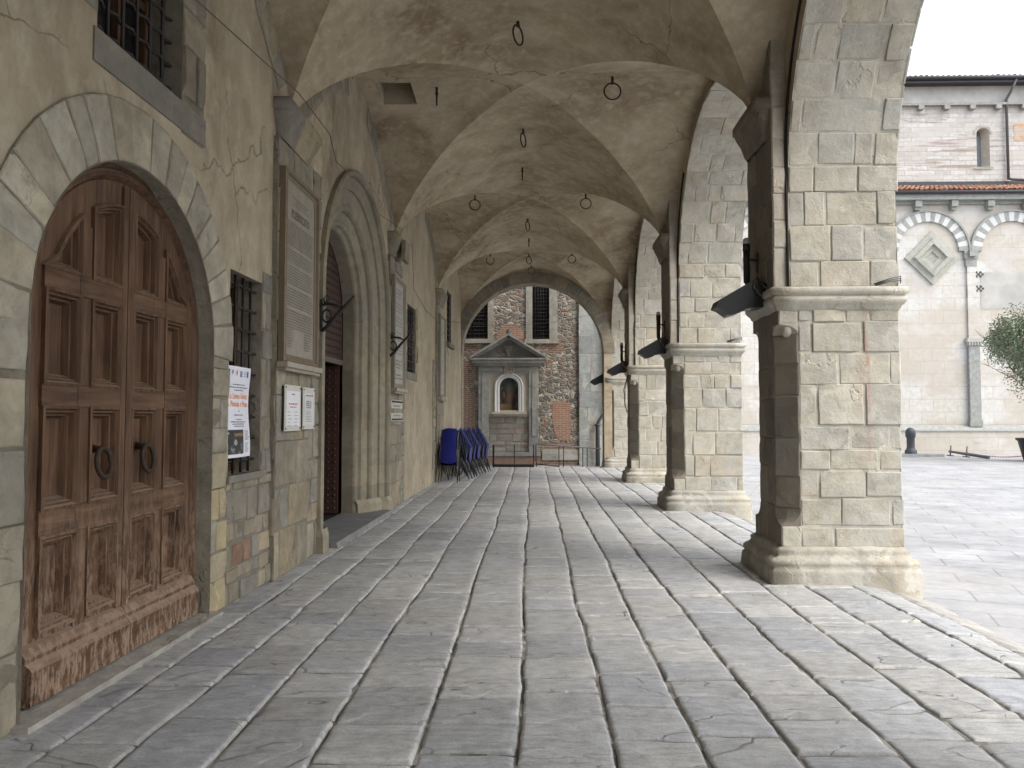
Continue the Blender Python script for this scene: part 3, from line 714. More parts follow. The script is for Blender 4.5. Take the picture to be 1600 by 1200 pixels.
    # pilaster capitals
    for c,sh in ((8.04,0),(13.62,1),(19.46,0)):
        cb=MB(); xb=Xw(c)
        ringmould(cb,xb-.1,xb+.06,c-.46,c+.46,[(.0,4.42),(.012,4.44),(.018,4.47),(.035,4.53),(.065,4.60),(.09,4.66),(.095,4.69),(.115,4.70),(.115,4.79),(.10,4.81)],GREY,wear=.006)
        if sh:
            cb.box(c-.2,c+.2,.18,.25,4.38,4.74,rt(GREY[1]),P=lambda a,b,c_:W(a,c_,b))
        cb.build('capital',M['stone'],WALL)
wall()

def window(w,depth,nb,mb_,label=None,frame=False,sill=None,grd=-.05,frame_out=False):
    a,b,c,d=w
    wb=MB(); t=(.24,.22,.18,.3)
    wb.quad([W(a,c,0),W(a,d,0),W(a,d,-depth),W(a,c,-depth)],t); wb.quad([W(b,c,0),W(b,c,-depth),W(b,d,-depth),W(b,d,0)],t)
    wb.quad([W(a,c,0),W(a,c,-depth),W(b,c,-depth),W(b,c,0)],t); wb.quad([W(a,d,0),W(b,d,0),W(b,d,-depth),W(a,d,-depth)],t)
    wo=wb.build('window',M['stone'],WALL)
    if label: wo['label']=label
    def sub(m,name,mat):
        o=m.build(name,mat,None,base=(0,0,0)); o.parent=wo
        o.location=-parent_world(WALL); return o
    pb=MB(); pb.quad([W(a,c,-depth+.02),W(b,c,-depth+.02),W(b,d,-depth+.02),W(a,d,-depth+.02)]); sub(pb,'pane',M['glassdark'])
    fb=MB(); tw=(.06,.035,.02,.2)
    for k in range(4):
        s=a+(b-a)*k/3; fb.box(max(a,s-.03),min(b,s+.03),-depth+.021,-depth+.07,c,d,tw,P=lambda x,y,z:W(x,z,y))
    for z in (c+.03,c+(d-c)*.5,d-.03): fb.box(a,b,-depth+.021,-depth+.065,z-.03,z+.03,tw,P=lambda x,y,z_:W(x,z_,y))
    sub(fb,'frame',M['wood'])
    gb=MB()
    for k in range(nb):
        s=a+(b-a)*(k+.6)/(nb+.2); gb.tube([W(s,c-.01,grd),W(s,d+.01,grd)],.013,6)
    for k in range(mb_):
        z=c+(d-c)*(k+.55)/mb_; n=nb*4
        gb.tube([W(a-.02+(b-a+.04)*q/n,z,grd+.018*math.cos(q*PI/2*1.0)) for q in range(n+1)],.013,6)
    sub(gb,'grille',M['iron'])
    if sill:
        s0,s1,z0,z1,dd=sill; b2=MB(); b2.box(s0,s1,-.02,dd,z0,z1,(.20,.19,.165,.6),P=lambda x,y,z:W(x,z,y)); sub(b2,'sill',M['darkstone'])
    return wo
window(WIN[0],.34,6,8,'barred window high above the panelled door',sill=(4.44,5.95,3.74,3.95,.012),grd=-.10)
window(WIN[1],.30,4,9,'tall barred window beside the panelled door',sill=(6.45,7.30,1.04,1.10,.04),grd=-.07)
window(WIN[2],.22,5,9,'barred window past the portal',sill=(14.95,16.1,2.36,2.5,.02))
window(WIN[3],.22,5,9,'barred window near the end arch',sill=(21.05,22.3,3.56,3.68,.10))

# ---- near door
def door():
    cx=DC+.06; D0=-.13
    def Pd(a,b,d): return W(a,b,d)
    root_base=parent_world(WALL)
    db=MB()
    zsp=DS+.02; R=DR+.02
    # frame moulding following the opening
    pth=[(cx-1,.02)]
    prof=[(0.0,-.10),(.03,-.085),(.05,-.085),(.06,-.11),(.075,-.10),(.10,-.095),(.115,-.12),(.13,-.14)]
    rows=[]
    for off,d in prof:
        r=R-off
        rows.append([W(cx-r,.02,d),W(cx-r,.6,d),W(cx-r,1.2,d),W(cx-r,1.8,d)]+[W(cx+r*math.cos(PI-PI*q/36),zsp+r*math.sin(PI-PI*q/36),d) for q in range(37)]+[W(cx+r,1.8,d),W(cx+r,1.2,d),W(cx+r,.6,d),W(cx+r,.02,d)])
    for q in range(len(rows)-1): db.strip(rows[q],rows[q+1],(.5,.5,.5,.1*q),sm=False)
    # leaf with panel openings
    Ri=R-.13
    cols=[(-.84,-.53),(-.39,-.075-.01),(.085,.39),(.53,.84)]
    zr=[(.40,.915),(1.085,1.65),(1.80,2.325),(2.47,None)]
    Rp=.83; zc=zsp
    panels=[]
    for (c0,c1) in cols:
        for (r0,r1) in zr:
            if r1 is None:
                pts=[(c0,r0),(c1,r0)]
                n=10
                tops=[]
                for q in range(n+1):
                    x=c1+(c0-c1)*q/n; 
                    if abs(x)<Rp: tops.append((x,zc+math.sqrt(Rp*Rp-x*x)))
                tops=[(x,min(z,3.0)) for x,z in tops if z>r0+.06]
                pts=pts+tops
                if pts[2][1]-r0<.02: pts.pop(2)
            else: pts=[(c0,r0),(c1,r0),(c1,r1),(c0,r1)]
            panels.append([(cx+x,z) for x,z in pts])
    outer=[(cx-Ri,.30),(cx+Ri,.30),(cx+Ri,zsp)]+[(cx+Ri*math.cos(PI*q/36),zsp+Ri*math.sin(PI*q/36)) for q in range(1,36)]+[(cx-Ri,zsp)]
    db.poly([outer]+panels,lambda a,b:W(a,b,D0))
    dark=(.5,.5,.5,.9)
    # split of stiles and rails: slightly raised battens with offset grain
    for z0,z1 in ((.925,1.075),(1.66,1.79),(2.335,2.46)):
        for s0,s1 in ((-.865,-.535),(-.53,-.012),(.0,.52),(.525,.865)):
            db.box(cx+s0,cx+s1,D0-.01,D0+.020,z0,z1,(.9,.5,.5,rng.random()),P=lambda x,y,z:W(x,z,y))
    for s in (-.46,.46):
        for z0,z1 in ((.34,.922),(1.078,1.657),(1.793,2.332),(2.463,2.78)):
            db.box(cx+s-.058,cx+s+.058,D0-.01,D0+.014,z0,z1,(.5,.5,.5,rng.random()),P=lambda x,y,z:W(x,z,y))
    db.box(cx-.004,cx+.07,D0-.01,D0+.024,.34,zsp+Ri-.02,(.5,.5,.5,.33),P=lambda x,y,z:W(x,z,y))
    db.box(cx-.07,cx-.010,D0-.01,D0+.021,.34,zsp+Ri-.02,(.5,.5,.5,.63),P=lambda x,y,z:W(x,z,y))
    # plinth boards at the foot
    for s0,s1 in ((-1.0,-.55),(-.547,-.01),(.0,.50),(.503,1.0)):
        r=rng.random(); pr=[(-.14,.36),(-.10,.345),(-.085,.32),(-.07,.30),(-.075,.275),(-.05,.255),(-.035,.235),(-.04,.20),(-.04,.05)]
        j=rng.uniform(-.006,.006)
        A=[W(cx+s0,z,d+j) for d,z in pr]; B=[W(cx+s1,z,d+j) for d,z in pr]
        db.strip(B,A,(.9,.5,.5,r),sm=False)
        for s in (s0,s1): db.quad([W(cx+s,z,d+j) for d,z in pr]+[W(cx+s,.05,-.2)],(.9,.5,.5,r))
    door_o=db.build('door',M['wood'],WALL); door_o['label']='double leaf panelled wooden door under a round stone arch'
    def sub(m,name,mat):
        o=m.build(name,mat,None,base=(0,0,0)); o.parent=door_o; o.location=-parent_world(WALL); return o
    def inset(pts,o):
        n=len(pts); res=[]
        for k in range(n):
            p0,p1,p2=Vector(pts[k-1]),Vector(pts[k]),Vector(pts[(k+1)%n])
            a=(p1-p0).normalized(); b=(p2-p1).normalized(); na=Vector((-a.y,a.x)); nb=Vector((-b.y,b.x))
            m=(na+nb); m=m/max(.25,(1+na.dot(nb)))
            res.append(tuple(p1+m*o))
        return res
    prof=[(-.018,D0+.001),(-.018,D0+.026),(.000,D0+.030),(.010,D0+.010),(.022,D0+.013),(.030,D0-.018),(.042,D0-.020),(.054,D0-.062),(.062,D0-.064)]
    for pts in panels:
        pb=MB(); rows=[[W(a,b,d) for a,b in inset(pts,o)] for o,d in prof]; r=rng.random()
        for q in range(len(rows)-1): pb.strip(rows[q],rows[q+1],(.5,.5,.5,rng.random()),closed=True,sm=False)
        pb.quad(rows[-1],(.5,.5,.5,r))
        sub(pb,'panel',M['wood'])
    for s in (-.30,.24):
        rb=MB(); x,z=cx+s,1.40
        rb.lathe((0,0,0),[(.0,.0)],3) if False else None
        n=10
        for q in range(n):   # star rosette
            a=2*PI*q/n; a2=2*PI*(q+.5)/n; a0=2*PI*(q-.5)/n
            rb.quad([W(x,z,D0-.02),W(x+.028*math.cos(a0),z+.028*math.sin(a0),D0-.033),W(x+.062*math.cos(a),z+.062*math.sin(a),D0-.040),W(x+.028*math.cos(a2),z+.028*math.sin(a2),D0-.033)])
        rb.tube([W(x,z,D0-.05),W(x,z,D0+.01),W(x,z-.005,D0+.035)],[.03,.022,.028],10)
        ring=[]
        for q in range(24):
            a=2*PI*q/24; ring.append(W(x+.078*math.sin(a),z-.085+.092*math.cos(a),D0+.045+.02*(1-math.cos(a))*.5))
        rb.tube(ring,.016,8,closed=True)
        sub(rb,'ring_handle',M['rust'])
    return door_o
door()

# ---- splayed portal with open studded door
def portal():
    pb=MB()
    prof=[(2.0,0.0),(2.0,.06),(1.97,.08),(1.93,.075),(1.91,.04),(1.905,.0),(1.82,-.02),(1.74,-.05),(1.735,-.085),(1.55,-.115),(1.50,-.10),(1.45,-.115),(1.43,-.15),(1.425,-.19),(1.33,-.23),(1.29,-.215),(1.25,-.24),(1.235,-.29),(1.20,-.33),(1.19,-.36),(1.19,-.54)]
    c=PCN; hs=[0,.25,.5,.8,1.1,1.4,1.8,2.2,2.6,2.9]
    def row(r,d):
        k=0
        return [W(c-r,z,d+nz(z*2,r*9)*.006) for z in hs]+[W(c+r*math.cos(PI-PI*q/40),PS+r*math.sin(PI-PI*q/40),d) for q in range(41)]+[W(c+r,z,d+nz(z*2,r*9,4)*.006) for z in reversed(hs)]
    rows=[row(r,d) for r,d in prof]
    nseg=len(rows[0])
    cols=[]; cur=rt(GREY[0])
    for k in range(nseg):
        if k<10 or k>50 or k%5==0: cur=rt(rng.choice([(.235,.215,.165),(.26,.235,.175),(.215,.20,.16),(.245,.225,.175)]),.07)
        cols.append(cur)
    for q in range(len(rows)-1):
        for k in range(nseg-1):
            pb.quad([rows[q][k],rows[q][k+1],rows[q+1][k+1],rows[q+1][k]],cols[k],sm=False)
    # plinth bases of the jambs
    for sg in (-1,1):
        s0=c+sg*2.04; s1=c+sg*1.2
        pr=[(2.05,.0),(2.06,.11),(1.95,.12),(1.78,.10),(1.72,.0),(1.5,-.06),(1.38,-.13),(1.2,-.28)]
        A=[W(c+sg*r,.0,d) for r,d in pr]; B=[W(c+sg*r,.20,d) for r,d in pr]; C=[W(c+sg*(r-.03),.28,d-.03) for r,d in pr]
        t=rt((.27,.245,.18)); 
        if sg>0: A,B,C=A[::-1],B[::-1],C[::-1]
        pb.strip(A,B,t,sm=False); pb.strip(B,C,t,sm=False)
    o=pb.build('portal',M['portal'],WALL); o['label']='tall round arched stone portal with moulded jambs'
    def sub(m,name,mat):
        q=m.build(name,mat,None,base=(0,0,0)); q.parent=o; q.location=-parent_world(WALL); return q
    # room behind
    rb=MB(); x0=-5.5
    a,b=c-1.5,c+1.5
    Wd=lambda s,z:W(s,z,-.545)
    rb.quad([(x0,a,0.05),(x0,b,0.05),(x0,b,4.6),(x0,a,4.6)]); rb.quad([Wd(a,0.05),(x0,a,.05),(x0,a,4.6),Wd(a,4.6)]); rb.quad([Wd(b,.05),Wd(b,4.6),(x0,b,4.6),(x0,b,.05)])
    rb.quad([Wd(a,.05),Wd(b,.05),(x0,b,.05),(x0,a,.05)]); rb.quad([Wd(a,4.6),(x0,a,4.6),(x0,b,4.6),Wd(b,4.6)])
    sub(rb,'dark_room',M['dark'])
    # studded leaves
    def leaf(s0,s1,z0,z1,arched,name='studded_leaf'):
        lb=MB(); t=(.05,.026,.02,.3); dd=-.555
        n=12; pts=[(s0,z0),(s1,z0)]
        if arched:
            for q in range(n+1):
                s=s1+(s0-s1)*q/n; z=PS+math.sqrt(max(0,1.21**2-(s-c)**2)); pts.append((s,z))
        else: pts+=[(s1,z1),(s0,z1)]
        lb.poly([pts],lambda a_,b_:W(a_,b_,dd),t)
        lb.quad([W(s0,z0,dd),W(s0,z1,dd),W(s0,z1,dd-.07),W(s0,z0,dd-.07)],t)
        z=z0+.08
        while z<z1+ (1.0 if arched else -.04):
            s=s0+.06
            while s<s1-.03:
                if not arched or z<PS+math.sqrt(max(0,1.15**2-(s-c)**2)):
                    lb.lathe((0,0,0),[(0,0)],3) if False else None
                    for (r0,r1,da,db_) in ((.024,.012,0,.016),):
                        ring0=[W(s+r0*math.cos(q*PI/3),z+r0*math.sin(q*PI/3),dd) for q in range(6)]; ring1=[W(s+r1*math.cos(q*PI/3),z+r1*math.sin(q*PI/3),dd+db_) for q in range(6)]
                        lb.strip(ring0,ring1,(.02,.016,.014,.4),closed=True); lb.quad(ring1,(.02,.016,.014,.4))
                s+=.105
            z+=.105
        sub(lb,name,M['tint'])
    leaf(c-1.2,c+1.2,2.50,PS,True,'studded_tympanum')
    sw=MB(); x0_=Xw(c+1.2)-.60; t=(.07,.034,.026,.3); yy=c+1.19
    sw.box(x0_-1.05,x0_,yy,yy+.07,.07,2.43,t)
    z=.15
    while z<2.4:
        x=x0_-.06
        while x>x0_-1.0:
            r0=[(x+.024*math.cos(q*PI/3),yy,z+.024*math.sin(q*PI/3)) for q in range(6)]; r1=[(x+.012*math.cos(q*PI/3),yy-.018,z+.012*math.sin(q*PI/3)) for q in range(6)]
            sw.strip(r0,r1,(.06,.04,.034,.4),closed=True); sw.quad(r1,(.06,.04,.034,.4)); x-=.105
        z+=.105
    sub(sw,'studded_leaf',M['tint']); leaf(c-1.2,c-.02,.07,2.44,False)
    tb=MB(); tb.box(c-1.2,c+1.2,-.60,-.53,2.43,2.51,(.10,.09,.075,.4),P=lambda x,y,z:W(x,z,y)); sub(tb,'transom',M['tint'])
    # dark slab step
    st=MB(); st.poly([[(-.545,c-1.19),(-.30,c-1.3),(.02,c-1.66),(.16,c-1.66),(.16,c+1.7),(-.02,c+1.7),(-.30,c+1.3),(-.545,c+1.19)]],lambda a_,b_:W(b_,.07,a_),(.17,.175,.18,.5))
    e=[(.16,c-1.66),(.16,c+1.7)]
    st.quad([W(c-1.66,0,.175),W(c+1.7,0,.175),W(c+1.7,.07,.16),W(c-1.66,.07,.16)],(.20,.205,.21,.5)); st.quad([W(c-1.66,0,-.02),W(c-1.66,0,.175),W(c-1.66,.07,.16),W(c-1.66,.07,-.02)],(.2,.2,.2,.5))
    st.quad([W(c+1.7,0,.175),W(c+1.7,0,-.02),W(c+1.7,.07,-.02),W(c+1.7,.07,.16)],(.2,.2,.2,.5))
    st=st; sub(st,'step',M['darkstone'])
portal()

# ------------------------------------------------------------------ end arch across the arcade
def endarch():
    yA,yB=24.75,25.45; z0=1.85+H-1.45; R=2.30
    c=0.005; zs=3.66
    root=thing('end_arch','broad stone arch closing the far end of the arcade before the brick and rubble wall','arch',(0,yA,0))
    def pt(th,r): 
        # slightly pointed
        x=c+r*math.cos(th); return (x,zs+r*math.sin(th)*(1.0+.0*abs(math.cos(th))))
    mb=MB()
    s=zs; A=PI*R
    def P(u,v,d):
        # u from far to near, v along path from right jamb over the crown
        if v<s: return (c+R-d,yB-u,v)
        if v<s+A:
            th=(v-s)/R; return (c+(R-d)*math.cos(th),yB-u,zs+(R-d)*math.sin(th))
        return (c-R+d,yB-u,zs-(v-s-A))
    blocks(mb,P,0,yB-yA,0,2*s+A,(.28,.42),(.3,.5),pal=GREY+LIGHTG,res=.2,relief=.006)
    mb.build('soffit',M['stone'],root)
    fb=MB(); n=40
    arc=[(c-R,0.),(c-R,zs)]+[(c+R*math.cos(PI-PI*q/n),zs+R*math.sin(PI-PI*q/n)) for q in range(1,n)]+[(c+R,zs),(c+R,0.)]
    fb.poly([arc[::-1]+[(Xw(25)-.2,0.),(Xw(25)-.2,6.75),(XA+.02,6.75),(XA+.02,0.)]],lambda a,b:(a,yA,b)); 
    fb.poly([arc[::-1]+[(-6,0.),(-6,9.),(XO,9.),(XO,0.)]],lambda a,b:(a,yB,b))
    fb.build('spandrel',M['vault'],root)
    vb=MB()
    blocks(vb,lambda u,v,d:(c+(R+v)*math.cos(PI-u),yA-.02-d,zs+(R+v)*math.sin(PI-u)),0,PI,0.,.36,(.36,.4),(.10,.17),pal=GREY,res=.15,relief=.004)
    vb.build('voussoir_ring',M['stone'],root)
endarch()

def light_stop():  # unseen wall added behind the camera to cut light from the rear
    y=-6.55; R=1.9; c=0.; zs=3.; n=24; mb=MB()
    arc=[(c-R,0.),(c-R,zs)]+[(c+R*math.cos(PI-PI*q/n),zs+R*math.sin(PI-PI*q/n)) for q in range(1,n)]+[(c+R,zs),(c+R,0.)]
    mb.poly([arc[::-1]+[(-4,0.),(-4,6.8),(XO,6.8),(XO,0.)]],lambda a,b:(a,y,b))
    tag(mb.build('light_stop_wall',M['plaster'],base=(0,y,0)),'unseen plastered wall with an arched opening, added behind the viewer to hold back light','wall')
light_stop()
# ------------------------------------------------------------------ things fixed to the left wall
def text_mesh(mb,body,s0,z0,size,P,t,align='CENTER',sx=1.,bold=0.):
    cu=bpy.data.curves.new('lettering','FONT'); cu.body=body; cu.size=size; cu.align_x=align; cu.offset=bold; cu.resolution_u=2
    ob=bpy.data.objects.new('lettering',cu); COL.objects.link(ob)
    dg=bpy.context.evaluated_depsgraph_get(); dg.update(); me=ob.evaluated_get(dg).to_mesh()
    b=len(mb.v)
    for v in me.vertices: mb.v.append(P(s0+v.co.x*sx,z0+v.co.y))
    for p in me.polygons: mb.f.append(tuple(b+i for i in p.vertices)); mb.t.append(t); mb.sm.append(False); mb.mi.append(0)
    ob.evaluated_get(dg).to_mesh_clear(); bpy.data.objects.remove(ob); bpy.data.curves.remove(cu)
def lines(mb,P,s0,s1,z,h,t,full=.95,wmin=.02,wmax=.07,center=False):
    """one line of worn, illegible lettering: small separate strokes"""
    L=(s1-s0)*full; a=s0+((s1-s0)-L)/2 if center else s0; e=a+L
    while a<e-.006:
        w=min(rng.uniform(wmin,wmax),e-a); x=a
        while x<a+w-.002:
            cw=h*rng.uniform(.45,.75); cw=min(cw,a+w-x)
            hh=h*rng.choice((.7,.7,1.))
            mb.quad([P(x,z),P(x+cw*.72,z),P(x+cw*.72,z+hh),P(x,z+hh)],t); x+=cw
        a+=w+h*.6
def plaque(name,label,s0,s1,z0,z1,d0,title,nl,fr=.09,face=(.25,.23,.19),frc=(.15,.115,.075),sill=True):
    root=thing(name,label,'plaque',W((s0+s1)/2,z0,d0))
    fb=MB(); P3=lambda x,y,z:W(x,z,y)
    # moulded frame
    loops=[(0,0.),(0,.06),(.02,.075),(.045,.07),(.055,.045),(fr,.035)]
    rows=[[W(s0+o,z0+o,d0+d),W(s1-o,z0+o,d0+d),W(s1-o,z1-o,d0+d),W(s0+o,z1-o,d0+d)] for o,d in loops]
    for q in range(len(rows)-1): fb.strip(rows[q],rows[q+1],(*frc,.2+.1*q),closed=True,sm=False)
    fb.build('frame',M['marble'],root)
    a,b,c,d=s0+fr,s1-fr,z0+fr,z1-fr
    tb=MB(); tb.quad([W(a-.01,c-.01,d0+.03),W(b+.01,c-.01,d0+.03),W(b+.01,d+.01,d0+.03),W(a-.01,d+.01,d0+.03)],(*face,.5)); tb.build('tablet',M['marble'],root)
    lb=MB(); P=lambda x,z:W(x,z,d0+.033); ink=(.09,.08,.07,.3)
    top=d-.06
    if title=='PLEBISCITO':
        top=d-.30
        lines(lb,P,a+.15,b-.15,top+.15,.014,ink,.8,center=True); lines(lb,P,a+.25,b-.25,top+.115,.014,ink,.8,center=True); lines(lb,P,a+.2,b-.2,top+.08,.012,ink,.9,center=True)
        text_mesh(lb,title,(a+b)/2,top-.055,.118,P,ink,bold=.002); top-=.10
    z=top; step=(top-c-.08)/nl
    for k in range(nl):
        z-=step
        if title=='PLEBISCITO':
            if k in (9,15,23,31): continue
            if k>nl-8:
                lines(lb,P,a+.08,a+.32,z,step*.5,ink,rng.uniform(.6,.95)); lines(lb,P,b-.32,b-.06,z,step*.5,ink,rng.uniform(.6,.95))
            else: lines(lb,P,a+.05,b-.05,z,step*.52,ink,rng.uniform(.94,1.))
        else:
            if k%4==3: continue
            lines(lb,P,a+.04,b-.04,z,step*.40,ink,rng.uniform(.5,.95),center=True)
    lb.build('lettering',M['paper'],root)
    if sill:
        sb=MB(); sb.box(s0-.03,s1+.03,d0,d0+.11,z0-.05,z0+.004,(.30,.27,.22,.2),P=P3); sb.box(s0-.01,s1+.01,d0,d0+.085,z0-.085,z0-.048,(.26,.235,.19,.2),P=P3); sb.build('sill',M['marble'],root)
    return root
plaque('marble_plaque','tall framed tablet headed PLEBISCITO on the first pilaster above two white notices',7.52,8.66,2.15,4.12,.062,'PLEBISCITO',46)
plaque('marble_plaque','tall narrow pale inscribed tablet between the portal and the small name signs below it',13.14,14.16,2.10,4.08,.062,'',26,.10,(.33,.32,.29),(.20,.18,.14))
plaque('marble_plaque','farthest pale inscribed tablet on the pilaster just above the stacked blue chairs',18.98,19.98,2.10,4.18,.062,'',30,.09,(.33,.32,.29),(.20,.18,.14))

def poster():
    root=thing('poster','white event poster with orange heading and a dark picture hung on the barred window','poster',W(6.8,1.25,-.03))
    s0,s1,z0,z1=6.46,7.06,1.245,2.05
    def P0(s,z,dd=0):
        a=(s-s0)/(s1-s0); b=(z-z0)/(z1-z0)
        return W(s,z,-.035+.018*math.sin(PI*a)+.02*a*(1-b)*0+.012*math.sin(2*PI*b+1)*a+dd)
    sb=MB(); n=12
    sb.grid(lambda i,j:P0(s0+(s1-s0)*i/n,z0+(z1-z0)*j/n),n,n,(.66,.67,.74,.2)); sb.grid(lambda i,j:P0(s1-(s1-s0)*i/n,z0+(z1-z0)*j/n,-.002),n,n,(.6,.6,.62,.2))
    sb.build('sheet',M['paper'],root)
    lb=MB(); P=lambda s,z:P0(s,z,.0025); ink=(.05,.05,.06,.3); org=(.75,.30,.10,.3)
    def R(a,b,c,d,t,n=4):
        lb.grid(lambda i,j:P(a+(b-a)*i/n,c+(d-c)*j/n),n,n,t)
    R(s0+.02,s0+.12,z1-.085,z1-.03,ink)
    mid=(s0+s1)/2+.02
    # small emblems
    for q in range(3): R(s0+.155+q*.012,s0+.163+q*.012,z1-.08+.01*q,z1-.035,(.25,.27,.33,.3),2)
    R(s0+.245,s0+.26,z1-.08,z1-.032,(.55,.12,.12,.3),2); R(s0+.235,s0+.27,z1-.062,z1-.052,(.55,.12,.12,.3),2)
    R(s0+.32,s0+.335,z1-.085,z1-.038,(.12,.16,.35,.3),2); R(s0+.348,s0+.363,z1-.085,z1-.038,(.12,.16,.35,.3),2); R(s0+.32,s0+.363,z1-.09,z1-.08,(.12,.16,.35,.3),2)
    for q in range(3): R(s0+.40,s0+.445,z1-.085+.018*q,z1-.078+.018*q,(.2,.2,.25,.3),2)
    R(s0+.48,s0+.53,z1-.09,z1-.035,(.10,.14,.36,.3),2)
    for k,(w,z) in enumerate(((.28,.165),(.42,.19),(.22,.215))): lines(lb,P,mid-w/2,mid+w/2,z1-z,.011,ink,1.)
    text_mesh(lb,'La Linea Gotica',mid,z1-.285,.072,P,org,bold=.001); text_mesh(lb,'a Pistoia e Prato',mid,z1-.355,.072,P,org,bold=.001)
    for w,z in ((.03,.40),(.2,.435),(.12,.475),(.33,.495),(.28,.515),(.22,.535)): lines(lb,P,mid-w/2,mid+w/2,z1-z,.011,ink,1.)
    for q in range(11): lines(lb,P,s1-.15,s1-.02,z1-.58-.018*q,.010,ink,rng.uniform(.5,1.)) if q!=5 else None
    lb.build('lettering',M['paper'],root)
    pb=MB(); a0,a1,b0,b1=s0+.03,s1-.19,z0+.03,z1-.56; n=30
    for j in range(n):
        for i in range(n):
            x=(i+.5)/n; y=(j+.5)/n
            v=.03+max(0,nz(x*5,y*3,3)+nz(x*13,y*8,5)*.7)*.35*max(0,1-y*1.15)
            if math.hypot((x-.55)*1.5,(y-.48))<.12: v=.30+nz(x*20,y*20)*.1
            c=(v,v,v*1.03,.5)
            if .72<y<.86 and x>.45 and nz(x*30,j*3.)>-.1: c=(.30,.17,.06,.5)
            if .84<y<.90 and .12<x<.25: c=(.4,.4,.4,.5)
            S=lambda ii,jj:P0(a0+(a1-a0)*ii/n,b0+(b1-b0)*jj/n,.003)
            pb.quad([S(i,j),S(i+1,j),S(i+1,j+1),S(i,j+1)],c)
    pb.build('picture',M['paper'],root)
poster()

def notice(s0,s1,z0,z1,label,red,grey):
    root=thing('notice_board',label,'notice',W((s0+s1)/2,z0,.062)); P3=lambda x,y,z:W(x,z,y); d0=.062+.035
    g=MB(); g.box(s0,s1,d0,d0+.008,z0,z1,(.50,.49,.45,.2),P=P3); g.build('backing',M['paper'],root)
    m=.05; c=MB(); c.quad([W(s0+m,z0+m,d0+.0095),W(s1-m,z0+m,d0+.0095),W(s1-m,z1-m-.01,d0+.0095),W(s0+m,z1-m-.01,d0+.0095)],(.66,.67,.70,.2) if not grey else (.56,.57,.57,.2)); c.build('sheet',M['paper'],root)
    lb=MB(); P=lambda s,z:W(s,z,d0+.011); ink=(.10,.10,.11,.3); mid=(s0+s1)/2
    if red:
        lines(lb,P,mid-.05,mid+.05,z1-.10,.02,ink,1.); lines(lb,P,mid-.14,mid+.14,z1-.20,.018,(.5,.08,.09,.3),1.); lines(lb,P,mid-.10,mid+.10,z1-.23,.013,(.5,.08,.09,.3),1.)
        for q in range(5):
            for a in (s0+.08,mid+.04): lines(lb,P,a,a+.13,z1-.28-.035*q,.009,ink,rng.uniform(.5,.95))
    else:
        lines(lb,P,s0+.09,s1-.12,z1-.095,.016,ink,1.); 
        b=MB(); R=[W(s1-.11,z1-.10,d0+.011),W(s1-.08,z1-.10,d0+.011),W(s1-.08,z1-.07,d0+.011),W(s1-.11,z1-.07,d0+.011)]; lb.quad(R,(.6,.08,.07,.3))
        for q in range(4): lines(lb,P,mid-.1,mid+.1,z1-.16-.022*q,.014,ink,.95)
        for q in range(7): lines(lb,P,s0+.09,s1-.08,z1-.26-.019*q,.007,ink,rng.uniform(.6,.95))
    lb.build('lettering',M['paper'],root)
    for s in (s0+.03,s1-.03):
        for z in (z0+.025,z1-.025):
            pn=MB(); pn.tube([W(s,z,.055),W(s,z,d0+.014)],.010,8); pn.build('standoff_pin',M['lead'],root)
notice(7.62,8.13,1.46,1.93,'white notice sheet with a red heading behind clear plastic on the left under the tablet',True,False)
notice(8.20,8.62,1.47,1.925,'greyer crowded notice sheet behind clear plastic on the right under the tablet',False,True)

def namesign(z0,z1,label,ztop):
    root=thing('name_sign',label,'sign',W(13.55,z0,.062)); P3=lambda x,y,z:W(x,z,y)
    b=MB(); b.box(13.08,14.12,.06,.085,z0,z1,(.42,.40,.35,.2),P=P3); b.build('plate',M['marble'],root)
    t=MB(); zz=z1-.045 if ztop else z0+.02; t.box(13.13,14.07,.085,.10,zz,zz+.028,(.02,.02,.02,.2),P=P3); t.build('dark_bar',M['tint'],root)
    lb=MB(); P=lambda s,z:W(s,z,.088); lines(lb,P,13.25,13.95,z0+.035 if ztop else z1-.055,.026,(.12,.11,.10,.2),.9,center=True); lb.build('lettering',M['paper'],root)
namesign(1.755,1.905,'pale sign with a black bar, upper of the two beneath the inscribed tablet',True)
namesign(1.53,1.675,'pale sign with a black bar, lower of the two beneath the inscribed tablet',False)

def bracket(s,z,label):
    root=thing('torch_bracket',label,'bracket',W(s,z,.06),'wrought iron brackets either side of the portal')
    b=MB(); b.tube([W(s,z-.05,.06),W(s,z+.32,.06)],.016,6); b.box(s-.025,s+.025,.05,.068,z-.04,z+.30,P=lambda x,y,z_:W(x,z_,y)); b.build('back_plate',M['iron'],root)
    r=MB(); r.tube([W(s,z-.06,.06),W(s,z+.0,.14),W(s,z+.14,.25),W(s,z+.30,.40),W(s,z+.36,.45)],[.022,.024,.022,.02,.014],8); r.build('rod',M['iron'],root)
    q=MB(); q.tube([W(s,z+.25,.06),W(s+.02,z+.27,.14),W(s+.01,z+.25,.24),W(s,z+.22,.30)],[.014,.018,.016,.012],7)
    q.tube([W(s,z+.12+.075*math.cos(a*PI/7),.125+.055*math.sin(a*PI/7)) for a in range(14)],.012,6,closed=True)
    for k in range(3): q.tube([W(s,z+.25,.10),W(s-.05+.05*k,z+.32,.10+.02*k),W(s-.07+.06*k,z+.35,.13)],[.011,.009,.004],5)
    q.build('scroll',M['iron'],root)
bracket(9.0,2.68,'wrought iron torch bracket on the near jamb of the portal')
bracket(13.0,2.70,'wrought iron torch bracket on the far jamb beside the pale tablet')

